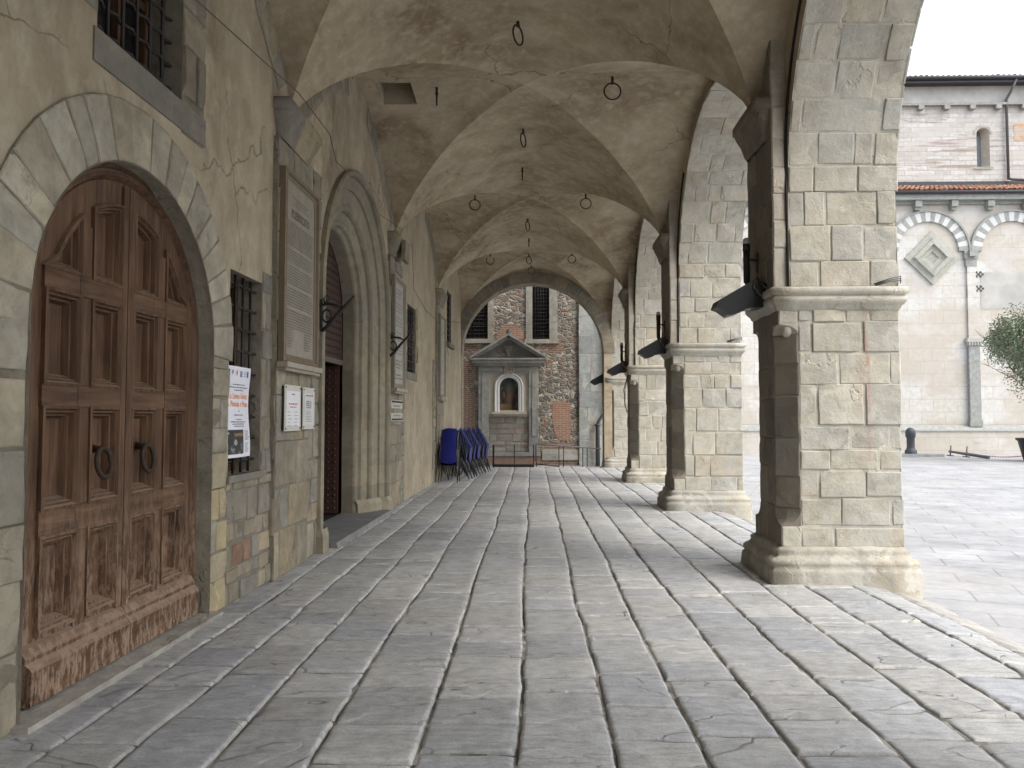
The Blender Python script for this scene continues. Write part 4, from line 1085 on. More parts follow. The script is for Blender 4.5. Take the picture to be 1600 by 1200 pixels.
# cables
def cable(name,label,pts,r=.008,mat='cable'):
    if name=='wire': mat='wire'; r*=.7
    b=MB(); b.tube(pts,r,6); return tag(b.build(name,M[mat],base=pts[0]),label,'cable')
cable('wire','thin wire running along the palace wall above the door to the portal',[W(2.5,4.70,.03),W(5.7,4.80,.04),W(7.5,4.84,.25),W(8.6,4.84,.25),W(9.6,4.86,.05),W(11,4.93,.10),W(12.2,4.87,.05),W(13.1,4.84,.25)],.008)
cable('wire','thin wire sagging along the wall between the second and third pilasters',[W(14.1,4.83,.24),W(15.5,4.20,.05),W(17.2,4.02,.03),W(18.9,3.95,.08),W(20.0,3.75,.10),W(21.2,3.3,.05)],.007)
b=MB(); pts=[]
for q in range(17):
    a=q/16; pts.append((Xw(21.6)+.03+(2.40-Xw(21.6)-.03)*a,21.6,4.32+.38*a-.38*4*a*(1-a)*.75+.0))
cable('wire','thin wire sagging across the arcade in front of the end arch',pts,.007)
for k,lb in ((0,'black cable rising up the nearest pier and bending along the arch edge'),(1,'black cable rising up the second pier along the arch edge'),(2,'black cable rising up the third pier along the arch edge')):
    y=PC(k)-.44; yc=BC(k-1); pts=[(XA-.012,y-.004,IMP+.01),(XA-.012,y-.002,3.4),(XA-.014,y,ASPR)]
    for q in range(1,14):
        th=q*.062; pts.append((XA-.014,yc+(AR+.055+.010*q)*math.cos(th)-.05*(1-q/13),ASPR+(AR+.05)*math.sin(th)*1.02))
    cable('cable',lb,pts,.013)

# ------------------------------------------------------------------ iron rings in the vault
def zv(x,y):
    k=round((y-10.92)/PITCH); u=(y-BC(k))/(PITCH/2); xl=Xw(y)-.06; v=(x-xl)/(XI-xl)*2-1
    return SPR+RISE*max(qv(u),qv(v))
RG='iron rings and hooks hanging from the vault'
def ring(x,y,ang,label,R=.115,pin=False,open_=False):
    z=zv(x,y)+.0; root=thing('iron_ring' if not pin else 'iron_hook',label,'ring' if not pin else 'hook',(x,y,z),RG)
    m=MB(); m.tube([(x,y,z+.03),(x,y,z-.045)],.018,8); m.tube([(x+.02*math.cos(a*PI/5),y,z-.06+.02*math.sin(a*PI/5)) for a in range(10)],.007,6,closed=True); m.build('eye_bolt',M['rust'],root)
    r=MB()
    if pin:
        r.tube([(x,y,z-.05),(x,y,z-.24)],[.016,.011],8); r.build('shank',M['rust'],root)
    else:
        c,s=math.cos(ang),math.sin(ang); n=28
        a0=range(n) if not open_ else range(3,n-3)
        P=[(x+R*math.sin(2*PI*q/n)*c,y+R*math.sin(2*PI*q/n)*s,z-.065-R+R*math.cos(2*PI*q/n)) for q in a0]
        r.tube(P,.0115,8,closed=not open_); r.build('hoop',M['rust'],root)
ring(-.17,9.13,1.05,'largest iron ring, seen narrow, hanging nearest from the crown of the vault')
ring(1.14,10.75,.05,'round iron ring hanging nearest on the right side of the vault',.118)
ring(-1.40,11.05,0,'short iron hook hanging beside the dark square opening in the vault',pin=True)
ring(-.15,12.66,1.2,'narrow iron ring hanging at the crown just past the first groin crossing')
ring(-.19,14.64,0,'short iron hook hanging at the crown between the first and second groin crossings',pin=True)
ring(-1.25,16.55,.12,'round iron ring hanging left of the second groin crossing')
ring(1.16,16.5,.08,'round iron ring hanging right of the second groin crossing')
ring(-.11,18.45,1.15,'narrow iron ring hanging at the crown beyond the second groin crossing')
ring(-.09,20.5,0,'short iron hook hanging at the crown before the last groin crossing',pin=True)
ring(-1.24,22.5,.2,'broken open iron ring hanging left of the last groin crossing',open_=True)
ring(1.16,22.4,.1,'round iron ring hanging right of the last groin crossing')
ring(-.10,22.5,.9,'narrow iron ring hanging at the last groin crossing')
ring(-.03,24.2,.3,'farthest iron ring hanging low before the end arch')

# ------------------------------------------------------------------ floodlights on the imposts
FN={0:'nearest',1:'second',2:'third',3:'farthest'}
def flood(k):
    yc=PC(k); y=yc-.05; z=IMP; x=XI
    root=thing('floodlight','black hooded floodlight jutting from the impost of the %s pier'%FN[k],'floodlight',(x,y,z),'floodlights on the pier imposts')
    h=MB()  # side profile in (x,z), extruded along y
    prof=[(.05,.10),(-.07,.16),(-.45,-.06),(-.475,-.13),(-.42,-.15),(-.33,-.215),(-.24,-.19),(-.16,-.145),(.02,-.13),(.10,-.02)]
    w=.13
    A=[(x+a,y-w,z+b-.02) for a,b in prof]; B=[(x+a,y+w,z+b-.02) for a,b in prof]
    h.quad(A[::-1]); h.quad(B); h.strip(A,B,closed=True,sm=False)
    h.build('housing',M['black'],root)
    g=MB(); g.quad([(x-.40,y-.10,z-.177),(x-.33,y-.10,z-.237),(x-.33,y+.10,z-.237),(x-.40,y+.10,z-.177)],(.5,.5,.5,.1)); g.build('lens',M['glassdark'],root)
    y2=MB(); y2.lathe((0,0,0),[(0,0)],3) if False else None
    y2.tube([(x-.05,y-w-.03,z+.0),(x-.05,y-w-.002,z+.0)],.032,12); y2.tube([(x-.05,y-w-.02,z),(x+.02,y-w-.02,z+.08),(x+.06,y-w-.01,z+.03)],.012,6); y2.build('yoke',M['black'],root)
    c=MB(); c.tube([(x+.02,y-.1,z+.03),(x-.06,y-.14,z+.20),(x-.10,y-.15,z+.05),(x+.0,y-.17,z-.08)],.006,5)
    c.tube([(x+.03,y,z+.03),(x-.04,y-.05,z+.14),(x+.02,y+.1,z+.18),(x+.04,y+.2,z+.02)],.006,5); c.tube([(x+.02,y-.2,z+.02),(x-.03,y-.1,z+.12),(x+.03,y+.05,z+.10),(x+.04,y+.12,z+.0)],.006,5)
    c.build('cable',m_cable2,root)
    if k<3:
        r2=thing('tube_lamp','upright dark tube lamp with a white cap above the floodlight of the %s pier'%FN[k],'lamp',(x-.07,yc+.10,z),'tube lamps above the floodlights')
        t=MB(); px,py=x-.085,yc+.10
        t.tube([(px+.01,py,z+.0),(px+.006,py,z+.14),(px,py,z+.15),(px,py,z+.50)],[.024,.026,.034,.036],12); t.tube([(px,py,z+.49),(px,py,z+.56)],[.040,.040],12); t.build('body',M['lead'],r2)
        cp=MB(); cp.lathe((px,py,z+.56),[(.038,0),(.040,.02),(.034,.05),(.018,.065),(0,.068)],12,(.55,.55,.53,.2)); cp.build('cap',M['tint'],r2)
        bk=MB(); bk.tube([(px,py,z+.40),(px+.12,py,z+.38)],.014,6); bk.box(x+.015,x+.03,py-.03,py+.03,z+.22,z+.46); bk.build('bracket',M['lead'],r2)
m_cable2=m_simple('pale_flex',(.16,.13,.09),.6)
for k in range(4): flood(k)
cable('cable','looped black cable hanging down the inner face of the third pier',[(2.42,PC(2)-.1,2.7),(2.30,PC(2)-.12,2.3),(2.33,PC(2)-.1,1.9),(2.38,PC(2)-.1,1.72),(2.41,PC(2)-.1,1.8)],.014)
def clip(k):
    y=PC(k)-.50; b=MB(); z=IMP+.01; x=XO-.02
    for q in range(3): b.tube([(x-.22,y+.02*q,z+.01*q),(x-.1,y-.02,z+.03+.015*q),(x+.02,y-.01,z+.05+.02*q),(x+.04,y+.05,z+.03+.02*q)],.006,5)
    tag(b.build('wire_coil',M['rail'],base=(x,y,z)),'small grey coil of wire lying on the outer end of the %s impost'%FN[k],'wire')
clip(0); clip(1)

# ------------------------------------------------------------------ stacked chairs
def make_chair():
    root=thing('stacking_chair','x','chair',(0,0,0),'blue chairs stacked against the palace wall')
    # local: faces +Y, back at -Y
    def shell(fn,n,m,name):
        b=MB(); b.grid(lambda i,j:fn(i/n,j/m,0),n,m); b.grid(lambda i,j:fn(1-i/n,j/m,-.016),n,m)
        return b.build(name,M['blue'],root,base=(0,0,0))
    def sup(a,b,w,l,p=4):   # rounded rectangle warp
        x=2*a-1; y=2*b-1
        k=1-.10*(x*x*y*y)*2
        return x*w*k,y*l*k
    def seat(a,b,o):
        x,y=sup(a,b,.215,.20); return (x,y+.01,.445+.02*(x/.215)**2+.025*(b)**2-.02*(1-(b-.4)**2)+o)
    def back(a,b,o):
        x,z=sup(a,b,.215,.185); zz=.645+z; return (x,-.205-.10*(zz-.46)+.035*(1-(x/.215)**2)*-1+.03+o,zz)
    shell(seat,8,8,'seat'); shell(back,8,8,'backrest')
    for sx in (-1,1):
        for fr in (0,1):
            b=MB()
            if fr: P=[(sx*.20,.10,.43),(sx*.205,.17,.40),(sx*.235,.24,.0)]
            else: P=[(sx*.205,-.24,.80),(sx*.205,-.19,.48),(sx*.20,-.13,.43),(sx*.215,-.20,.36),(sx*.235,-.29,.0)]
            b.tube(P,.0105,6); b.build('leg',M['chrome'],root,base=(0,0,0))
    return root
proto=make_chair()
kids=[c for c in bpy.data.objects if c.parent==proto]
def dup(loc,rz,tilt,label):
    r=proto.copy(); COL.objects.link(r); r.location=loc; r.rotation_euler=(tilt,0,rz); r['label']=label
    for c in kids:
        q=c.copy(); COL.objects.link(q); q.parent=r
    return r
ORD=['top chair','second chair from the top','third chair from the top','fourth chair from the top','fifth chair from the top','sixth chair from the top','seventh chair from the top','eighth chair from the top','bottom chair']
stk=[((-2.06,19.05),0.,'nearest stack of blue chairs, seen from behind'),((-1.92,19.75),PI/2+.12,'second stack of blue chairs from the front'),((-1.84,20.3),PI/2-.06,'third stack of blue chairs from the front'),((-1.80,20.9),PI/2+.05,'fourth stack of blue chairs from the front'),((-1.72,21.5),PI/2-.08,'fifth stack of blue chairs from the front'),((-1.64,22.1),PI/2+.02,'sixth stack of blue chairs from the front'),((-1.55,22.7),PI/2-.05,'farthest stack of blue chairs by the wall')]
first=True
for (x,y),rz,nm in stk:
    N=9
    for q in range(N):
        f=Vector((-math.sin(rz),math.cos(rz),0))*(.036*q)+Vector((rng.uniform(-.006,.006),rng.uniform(-.006,.006),0))
        loc=(x+f.x,y+f.y,.004+.062*q); lab=ORD[N-1-q]+' in the '+nm
        rzz=rz+rng.uniform(-.02,.02)
        if first: proto.location=loc; proto.rotation_euler=(0,0,rzz); proto['label']=lab; first=False
        else: dup(loc,rzz,0,lab)

# ------------------------------------------------------------------ railings at the far end
def railing():
    r=thing('railing','low black railing panel standing level across the end of the arcade','railing',(-1.27,24.62,0))
    for (x,w) in ((-1.25,.03),(-.58,.014),(.03,.018)):
        b=MB(); b.box(x-w,x+w,24.60,24.60+2*w,0,.72); b.build('post',M['black'],r)
    b=MB(); b.box(-1.28,.06,24.605,24.635,.70,.725); b.build('top_rail',M['rail'],r); b=MB(); b.box(-1.22,.02,24.58,24.66,.015,.10); b.build('kick_plate',M['black'],r)
    r=thing('railing','low grey railing sloping down to the last pier past the level panel','railing',(.15,24.62,0))
    for x in (.12,.85,1.0,1.62,1.76):
        b=MB(); zt=.74-.075*(x-.1); b.box(x-.014,x+.014,24.8+.05*x,24.828+.05*x,-.05,zt); b.build('post',M['black'],r)
    b=MB(); b.tube([(.10,24.8,.2),(.10,24.8,.66),(.13,24.81,.735),(.25,24.82,.74),(2.2,24.92,.585)],.022,8); b.build('top_rail',M['rail'],r)
    b=MB(); b.tube([(.12,24.8,.10),(.85,24.85,.02)],.02,6); b.build('ramp_rail',M['black'],r)
railing()

# ------------------------------------------------------------------ rubble wall with shrine
YR=28.5
def rubble():
    root=thing('rubble_wall','brick and rubble church wall with barred windows behind the end arch','wall',(0,YR,-.18))
    win=[(-2.62,-1.66,4.52,7.6),(.0,.63,4.50,7.6)]
    mb=MB(); mb.poly([rect(-14,1.72,-.2,11.)]+[rect(*w) for w in win]+[rect(-1.40,-.34,1.7,3.2)],lambda a,b:(a,YR,b)); mb.build('masonry',M['rubble'],root)
    bb=MB(); 
    pts=[(.74,2.12),(.72,1.6),(.80,1.1),(.95,.76),(1.18,.74),(1.40,.80),(1.42,1.4),(1.40,2.14),(1.1,2.20)]
    bb.poly([pts],lambda a,b:(a,YR-.012,b)); bb.build('brick_patch',M['brick'],root)
    b2=MB(); b2.poly([[(-1.4,4.5),(-.25,4.5),(-.35,4.85),(-.62,5.05),(-.95,5.08),(-1.25,4.85)]],lambda a,b:(a,YR-.012,b)); b2.build('brick_patch',M['brick'],root)
    for (a,b,c,d),fl,fr in ((win[0],.3,.22),(win[1],.24,.30)):
        w=MB(); t=(.30,.285,.245,.4)
        w.box(a-fl,a-.002,YR-.06,YR+.3,c-.13,d,t); w.box(b+.002,b+fr,YR-.06,YR+.3,c-.13,d,t); w.box(a-fl-.05,b+fr+.05,YR-.10,YR+.3,c-.16,c-.002,t)
        wo=w.build('window',M['pier'],root)
        g=MB(); n=6
        for q in range(n+1):
            x=a+(b-a)*q/n; g.tube([(x,YR+.05,c),(x,YR+.05,d)],.014,5)
        z=c+.06
        while z<d: g.tube([(a,YR+.05,z),(b,YR+.05,z)],.014,5); z+=.135
        o=g.build('grille',M['iron'],None,base=(0,0,0)); o.parent=wo; o.location=-parent_world(root)
        p=MB(); p.quad([(a,YR+.25,c),(b,YR+.25,c),(b,YR+.25,d),(a,YR+.25,d)]); o=p.build('pane',M['glassdark'],None,base=(0,0,0)); o.parent=wo; o.location=-parent_world(root)
    gb=MB(); blocks(gb,lambda u,v,d:(u,YR-.10-d,v),1.72,2.75,-.2,11.,(.4,.75),(.5,1.0),pal=[(.33,.35,.34),(.30,.32,.315),(.36,.365,.34)],res=.25,relief=.012,gap=.012)
    gb.quad([(1.72,YR-.11,-.2),(1.72,YR,-.2),(1.72,YR,11),(1.72,YR-.11,11)],(.36,.37,.36,.3)); gb.quad([(2.75,YR-.11,-.2),(2.75,YR-.11,11),(2.75,YR+6,11),(2.75,YR+6,-.2)],(.36,.37,.36,.3))
    gb.build('corner_buttress',M['pier'],root)
    fb=MB(); blocks(fb,lambda u,v,d:(u,YR-.05-d,v),.35,1.70,.02,.42,(.2,.3),(.4,.8),pal=[(.33,.33,.30),(.37,.36,.33)],res=.2,relief=.02); fb.build('footing',M['darkstone'],root)
rubble()
def shrine():
    Y=YR; root=thing('wall_shrine','grey stone wall shrine with pediment over a white arched niche','shrine',(-.9,Y,-.18))
    PG=[(.29,.295,.275),(.32,.32,.295),(.265,.27,.26)]
    def bx(m,x0,x1,d0,d1,z0,z1,t): m.box(x0,x1,Y-d1,Y-d0,z0,z1,t)
    fb=MB()
    for (x0,x1) in ((-2.0,-1.60),(-.14,.22)):
        blocks(fb,lambda u,v,d:(u,Y-.16-d,v),x0,x1,.30,3.5,(.5,1.0),(.4,.5),pal=PG,res=.2,relief=.012,gap=.006,mort=(.22,.22,.2))
        for x in (x0,x1): fb.quad([(x,Y-.155,.3),(x,Y,.3),(x,Y,3.5),(x,Y-.155,3.5)],(*PG[0],.3))
        bx(fb,x0+.13,x1-.02 if x0<-1 else x1-.10,.15,.19,.9,3.26,(*PG[1],.6)); 
    bx(fb,-1.60,-.14,0,.155,3.24,3.5,(*PG[1],.2)); bx(fb,-1.92,.14,.15,.19,3.30,3.42,(*PG[0],.7))
    bx(fb,-2.08,.30,0,.22,.18,.32,(*PG[2],.5)); bx(fb,-2.04,.26,0,.18,-.2,.18,(.25,.17,.13,.5))
    fb.build('frame',M['darkstone'],root)
    lb=MB(); blocks(lb,lambda u,v,d:(u,Y-.05-d,v),-1.60,-.14,.32,1.62,(.18,.34),(.3,.7),pal=[(.30,.305,.28),(.34,.335,.30),(.27,.28,.265),(.30,.29,.26)],mort=(.31,.19,.14),gap=.028,res=.2,relief=.01,jit=.05); lb.build('lower_blocks',M['darkstone'],root)
    pd=MB(); 
    bx(pd,-2.12,.36,0,.26,3.5,3.60,(*PG[0],.1)); bx(pd,-2.22,.46,0,.36,3.60,3.72,(*PG[2],.4)); bx(pd,-2.28,.52,0,.40,3.72,3.78,(*PG[1],.8))
    apex=(-.88,4.62); L=(-2.26,3.78); R=(.50,3.78)
    pd.quad([(L[0],Y-.12,L[1]),(R[0],Y-.12,R[1]),(apex[0],Y-.12,apex[1])],(.20,.20,.185,.3))
    for a,b in ((L,apex),(apex,R)):
        dx,dz=b[0]-a[0],b[1]-a[1]; n=Vector((-dz,dx)).normalized()
        for (o0,o1,dd) in ((-.10,0,.30),(0,.07,.42)):
            q=[(a[0]+n.x*o0,a[1]+n.y*o0),(b[0]+n.x*o0,b[1]+n.y*o0),(b[0]+n.x*o1,b[1]+n.y*o1),(a[0]+n.x*o1,a[1]+n.y*o1)]
            A=[(x,Y-dd,z) for x,z in q]; B=[(x,Y,z) for x,z in q]; pd.quad(A,(*PG[1],.3)); pd.strip(A,B,(*PG[1],.3),closed=True,sm=False)
    # flared dentil fan in the tympanum
    pd.quad([(-1.05,Y-.17,4.25),(-.72,Y-.17,4.25),(-.86,Y-.17,3.85),(-.90,Y-.17,3.85)],(.27,.265,.24,.3)); pd.strip([(-1.05,Y-.17,4.25),(-.72,Y-.17,4.25),(-.86,Y-.17,3.85),(-.90,Y-.17,3.85)],[(-1.05,Y-.1,4.25),(-.72,Y-.1,4.25),(-.86,Y-.1,3.85),(-.90,Y-.1,3.85)],(.25,.25,.22,.3),closed=True)
    pd.lathe((-.88,Y-.25,4.66),[(.09,0),(.10,.05),(.06,.10),(.08,.14),(.05,.2),(0,.22)],10,(.12,.12,.11,.2))
    pd.build('pediment',M['darkstone'],root)
    cp=MB(); c=-.87; hole=[(c-.36,1.86),(c+.36,1.86),(c+.36,2.72)]+[(c+.36*math.cos(PI*q/16),2.72+.36*math.sin(PI*q/16)) for q in range(1,16)]+[(c-.36,2.72)]
    cp.poly([rect(-1.60,-.14,1.62,3.24),hole],lambda a,b:(a,Y-.08,b)); cp.build('panel',M['cream'],root)
    wm=MB()
    def loop(r,z0): return [(c-r,z0),(c-r,2.2)]+[(c+r*math.cos(PI-PI*q/20),2.72+r*math.sin(PI-PI*q/20)) for q in range(21)]+[(c+r,2.2),(c+r,z0)]
    pr=[(.535,-.08),(.535,-.15),(.50,-.16),(.46,-.13),(.40,-.14),(.345,-.12),(.345,.25)]
    rows=[[(x,Y+d,z) for x,z in loop(r,1.80)] for r,d in pr]
    for q in range(len(rows)-1): wm.strip(rows[q],rows[q+1],sm=False)
    wm.build('niche_surround',M['whitemarble'],root)
    sl=MB(); bx(sl,c-.64,c+.66,.08,.30,1.72,1.80,(.4,.36,.28,.2)); bx(sl,c-.58,c+.60,.08,.24,1.66,1.72,(.4,.36,.28,.2)); sl.build('sill',M['cream'],root)
    # dim fresco: soft earth-coloured shapes
    nb=MB(); n=26
    for j in range(n):
        for i in range(n):
            x=(i+.5)/n; z=(j+.5)/n
            f1=math.exp(-((x-.5)**2)/.02-((z-.45)**2)/.12); v=.05+.16*f1+.06*nz(x*5,z*5,2)
            col=(v*1.2+.015,v*.85+.012,v*.6+.01,.5) if z<.62 else (v*.7+.04,v*.75+.045,v*.7+.04,.5)
            if z<.22 and x<.6: col=(.26,.18,.10,.5)
            if nz(x*4+7,z*3)>.25: col=(.17,.18,.165,.5)
            S=lambda a,b:(c-.35+.7*a/n,Y+.18-.0,1.80+1.30*b/n)
            nb.quad([S(i,j),S(i+1,j),S(i+1,j+1),S(i,j+1)],col)
    nb.build('faded_fresco',M['tint'],root)
    gl=MB()
    gl.tube([(c-.33,Y-.05,1.84),(c-.33,Y-.05,2.72)]+[(c+.33*math.cos(PI-PI*q/14),Y-.05,2.72+.33*math.sin(PI-PI*q/14)) for q in range(1,14)]+[(c+.33,Y-.05,2.72),(c+.33,Y-.05,1.84)],.014,5,closed=True); gl.build('niche_rim',M['iron'],root)
    md=MB(); cz=3.37
    for r0,r1,d in ((.17,.14,.23),(.10,.08,.235)):
        md.tube([(c+r0*math.cos(2*PI*q/18),Y-.20,cz+r0*math.sin(2*PI*q/18)) for q in range(18)],.03,6,closed=True,t=(.33,.31,.26,.4))
    md.quad([(c+.16*math.cos(2*PI*q/16),Y-.20,cz+.16*math.sin(2*PI*q/16)) for q in range(16)],(.29,.27,.23,.4)); md.build('medallion',M['darkstone'],root)
shrine()
def downpipe():
    r=thing('downpipe','dark metal downpipe with an offset bend on the grey buttress by the last pier','pipe',(2.45,YR-.3,-.18))
    b=MB(); b.tube([(2.66,YR-.22,9),(2.66,YR-.22,2.0),(2.62,YR-.24,1.75),(2.42,YR-.30,1.45),(2.38,YR-.30,1.25),(2.38,YR-.30,-.18)],[.055,.055,.055,.06,.075,.085],10); b.build('pipe',M['lead'],r)
    c=MB(); c.tube([(2.38,YR-.30,1.28),(2.38,YR-.30,1.36)],.10,10); c.build('collar',M['lead'],r)
downpipe()

# ------------------------------------------------------------------ church across the piazza
YC,YU=38.,43.
def church():
    root=thing('church','long pale marble church with striped blind arches and tiled roofs across the piazza','church',(22,YC,-.18))
    xa,xb=7.,52.
    wb=MB(); wb.quad([(xa,YC,1.2),(xb,YC,1.2),(xb,YC,12.1),(xa,YC,12.1)]); wb.quad([(xa,YC+9,-.2),(xa,YC,-.2),(xa,YC,12.1),(xa,YC+9,12.1)]); wb.build('aisle_wall',M['church_low'],root)
    pl=MB(); pl.box(xa-.15,xb,YC-.30,YC,-.2,.93); pl.build('plinth',M['church_low'],root)
    bs=MB()
    A=[(-.36,.93),(-.34,1.0),(-.22,1.1),(-.05,1.22)]
    bs.strip([(xb,YC+d,z) for d,z in A],[(xa-.2,YC+d,z) for d,z in A],sm=False); bs.quad([(xa,YC-.36,.93),(xb,YC-.36,.93),(xb,YC-.3,.93),(xa,YC-.3,.93)]); bs.build('base_course',M['greystone'],root)
    c0=19.45; sp=4.05; ks=range(-3,8)
    zs=9.75
    for k in ks:
        cx=c0+sp*k
        ab=MB(); n=23; R0,R1=1.47,1.95
        for q in range(n):
            t0,t1=PI*q/n,PI*(q+1)/n; m=q%2
            Q=lambda th,r,d:(cx+r*math.cos(th),YC-d,zs+r*math.sin(th))
            ab.quad([Q(t0,R0,.10),Q(t1,R0,.10),Q(t1,R1,.10),Q(t0,R1,.10)][::-1],mi=m); ab.quad([Q(t0,R0,.10),Q(t0,R0,0),Q(t1,R0,0),Q(t1,R0,.10)][::-1],mi=m)
        for r0,r1,d in ((R1,R1+.09,.15),):
            pts0=[(cx+r0*math.cos(PI*q/30),YC-d,zs+r0*math.sin(PI*q/30)) for q in range(31)]; pts1=[(cx+r1*math.cos(PI*q/30),YC-d,zs+r1*math.sin(PI*q/30)) for q in range(31)]
            b0=len(ab.v); ab.strip(pts1,pts0); ab.strip(pts0,[(x,YC-.1,z) for x,y,z in pts0]); ab.strip([(x,YC,z) for x,y,z in pts1],pts1)
        o=ab.build('blind_arch',[M['greystone'],M['whitemarble']],root)
        # column between arches
        xx=cx+sp/2; cb=MB(); 
        cb.box(xx-.33,xx+.33,YC-.16,YC,9.35,9.75); cb.box(xx-.27,xx+.27,YC-.13,YC,9.0,9.35); cb.box(xx-.16,xx+.16,YC-.32,YC-.16,9.45,9.75)
        cb.build('capital',M['greystone'],root)
        ub=MB(); ub.box(xx-.2,xx+.22,YC-.10,YC,5.45,9.0); ub.build('upper_pilaster',M['church_low'],root)
        l=MB(); l.box(xx-.26,xx+.26,YC-.20,YC,1.25,5.1); l.box(xx-.3,xx+.3,YC-.24,YC,1.15,1.5); l.build('lower_pilaster',M['greystone'],root)
        l2=MB(); l2.box(xx-.36,xx+.36,YC-.28,YC,5.25,5.45); l2.box(xx-.30,xx+.30,YC-.24,YC,5.08,5.25)
        for q in range(5): l2.box(xx-.30+.135*q,xx-.24+.135*q,YC-.29,YC-.23,5.10,5.24)
        l2.build('capital',M['stucco'],root)
    for cx,cz,r in ((19.62,9.42,1.33),(c0+sp*2,9.42,1.33),(c0-sp*2,9.42,1.33)):
        lz=MB(); 
        prof=[(1.,0.),(1.,.16),(.72,.16),(.70,.06),(.50,.06),(.48,.0),(.30,.0),(.29,-.0)]
        prof=[(1.,0.),(1.,.10),(.74,.12),(.70,.24),(.50,.26),(.46,.13),(.24,.12),(.20,.05)]
        rows=[[(cx+r*a,YC-d,cz),(cx,YC-d,cz+r*a),(cx-r*a,YC-d,cz),(cx,YC-d,cz-r*a)] for a,d in prof]
        for q in range(len(rows)-1): lz.strip(rows[q][::-1],rows[q+1][::-1],closed=True,sm=False)
        lz.quad(rows[-1]); lo=lz.build('lozenge',m_loz,root)
        lo['label']='grey stepped diamond shaped relief with a small grating'
    # small checker tiles beside the column
    ck=MB()
    for z0 in (7.75,8.45):
        for i in range(4):
            for j in range(3):
                if (i+j)%2==0: ck.box(21.72+.1*i,21.82+.1*i,YC-.02,YC,z0+.1*j,z0+.1*j+.1)
    ck.build('inlaid_tiles',M['lead'],root)
    pp=MB(); pp.quad([(21.95,YC-.012,6.9),(26.,YC-.012,6.9),(26.,YC-.012,8.7),(21.95,YC-.012,8.7)],(.45,.42,.36,.3)); pp.build('repair_patch',M['stucco'],root)
    # eaves
    eb=MB(); eb.box(xa-.2,xb,YC-.16,YC,12.06,12.22); eb.box(xa-.3,xb,YC-.42,YC,12.22,12.48); eb.build('eaves_cornice',M['greystone'],root)
    x=18.9-1.75*6
    while x<xb:
        q=MB(); q.box(x-.16,x+.16,YC-.36,YC,11.9,12.2); q.box(x-.13,x+.13,YC-.26,YC,11.75,11.9); q.build('corbel',M['greystone'],root); x+=1.75
    g=MB(); g.tube([(xa-.3,YC-.52,12.55),(xb,YC-.52,12.55)],.09,8); g.build('gutter',M['lead'],root)
    def tiles(y0,z0,y1,z1,name,step=.24):
        tb=MB(); x=xa-.3; L=math.hypot(y1-y0,z1-z0); ny,nz_=-(z1-z0)/L,(y1-y0)/L
        rows=12
        while x<xb:
            for r in range(rows):
                f0=r/rows; f1=(r+1.15)/rows
                t=rng.choice([(.36,.15,.09),(.30,.13,.085),(.42,.20,.12),(.24,.12,.09),(.33,.22,.16),(.46,.24,.15),(.20,.13,.10)]); t=rt(t,.15); jz=rng.uniform(-.015,.02)
                pts=[]
                for f,lift in ((f0,.03),(min(f1,1.02),.0)):
                    row=[]
                    for q in range(5):
                        a=PI*q/4; row.append((x+step/2-math.cos(a)*step*.36,y0+(y1-y0)*f+ny*(.09*math.sin(a)+lift+jz),z0+(z1-z0)*f+nz_*(.09*math.sin(a)+lift+jz)))
                    pts.append(row)
                tb.strip(pts[0],pts[1],t)
                tb.quad(pts[0],(t[0]*.3,t[1]*.3,t[2]*.3,.1))
            x+=step
        tb.quad([(xa-.3,y0,z0-.03),(xb,y0,z0-.03),(xb,y1,z1-.03),(xa-.3,y1,z1-.03)],(.20,.11,.08,.4))
        tb.build(name,M['tiles'],root)
    tiles(YC-.55,12.62,YU,14.45,'aisle_roof')
    ub=MB(); win=[(24.85,25.55,15.55,17.55)]
    def aw(c,r,z0,zs_): return [(c-r,z0),(c+r,z0),(c+r,zs_)]+[(c+r*math.cos(PI*q/12),zs_+r*math.sin(PI*q/12)) for q in range(1,12)]+[(c-r,zs_)]
    wins=[25.2+7.4*k for k in (-2,-1,0,1,2,3)]
    ub.poly([rect(xa,xb,14.,19.05)]+[aw(w,.36,15.55,17.4) for w in wins],lambda a,b:(a,YU,b))
    ub.quad([(xa,YU+12,12),(xa,YU,12),(xa,YU,19.05),(xa,YU+12,19.05)]); ub.build('clerestory_wall',M['church_high'],root)
    for w in wins:
        wb=MB(); lp=aw(w,.37,15.55,17.4)
        wb.strip([(a,YU,b) for a,b in lp],[(a+(w-a)*.45-.10,YU+.5,b) for a,b in lp],(.5,.48,.42,.3),closed=True,sm=False)
        rim=[(w+.40*math.cos(PI*q/14),17.4+.40*math.sin(PI*q/14)) for q in range(15)]; rim2=[(w+.52*math.cos(PI*q/14),17.4+.52*math.sin(PI*q/14)) for q in range(15)]
        wb.strip([(a,YU-.03,b) for a,b in rim2],[(a,YU-.03,b) for a,b in rim],(.36,.35,.31,.3))
        wb.quad([(w-.5,YU-.08,15.43),(w+.5,YU-.08,15.43),(w+.5,YU-.08,15.55),(w-.5,YU-.08,15.55)],(.35,.34,.30,.3))
        o=wb.build('window',M['pier'],root)
        p=MB(); p.quad([(w-.6,YU+.45,15.5),(w+.4,YU+.45,15.5),(w+.4,YU+.45,17.9),(w-.6,YU+.45,17.9)]); po=p.build('pane',m_pane,None,base=(0,0,0)); po.parent=o; po.location=-parent_world(root)
    sb=MB(); sb.box(xa-.05,xb,YU-.03,YU,19.15,20.15); sb.build('stucco_band',M['stucco'],root)
    cb=MB(); cb.box(xa-.1,xb,YU-.22,YU,19.02,19.15); cb.build('string_course',M['greystone'],root)
    x=20.3-1.42*9
    while x<xb:
        q=MB(); q.box(x-.15,x+.15,YU-.28,YU,18.78,19.02); q.build('corbel',M['greystone'],root); x+=1.42
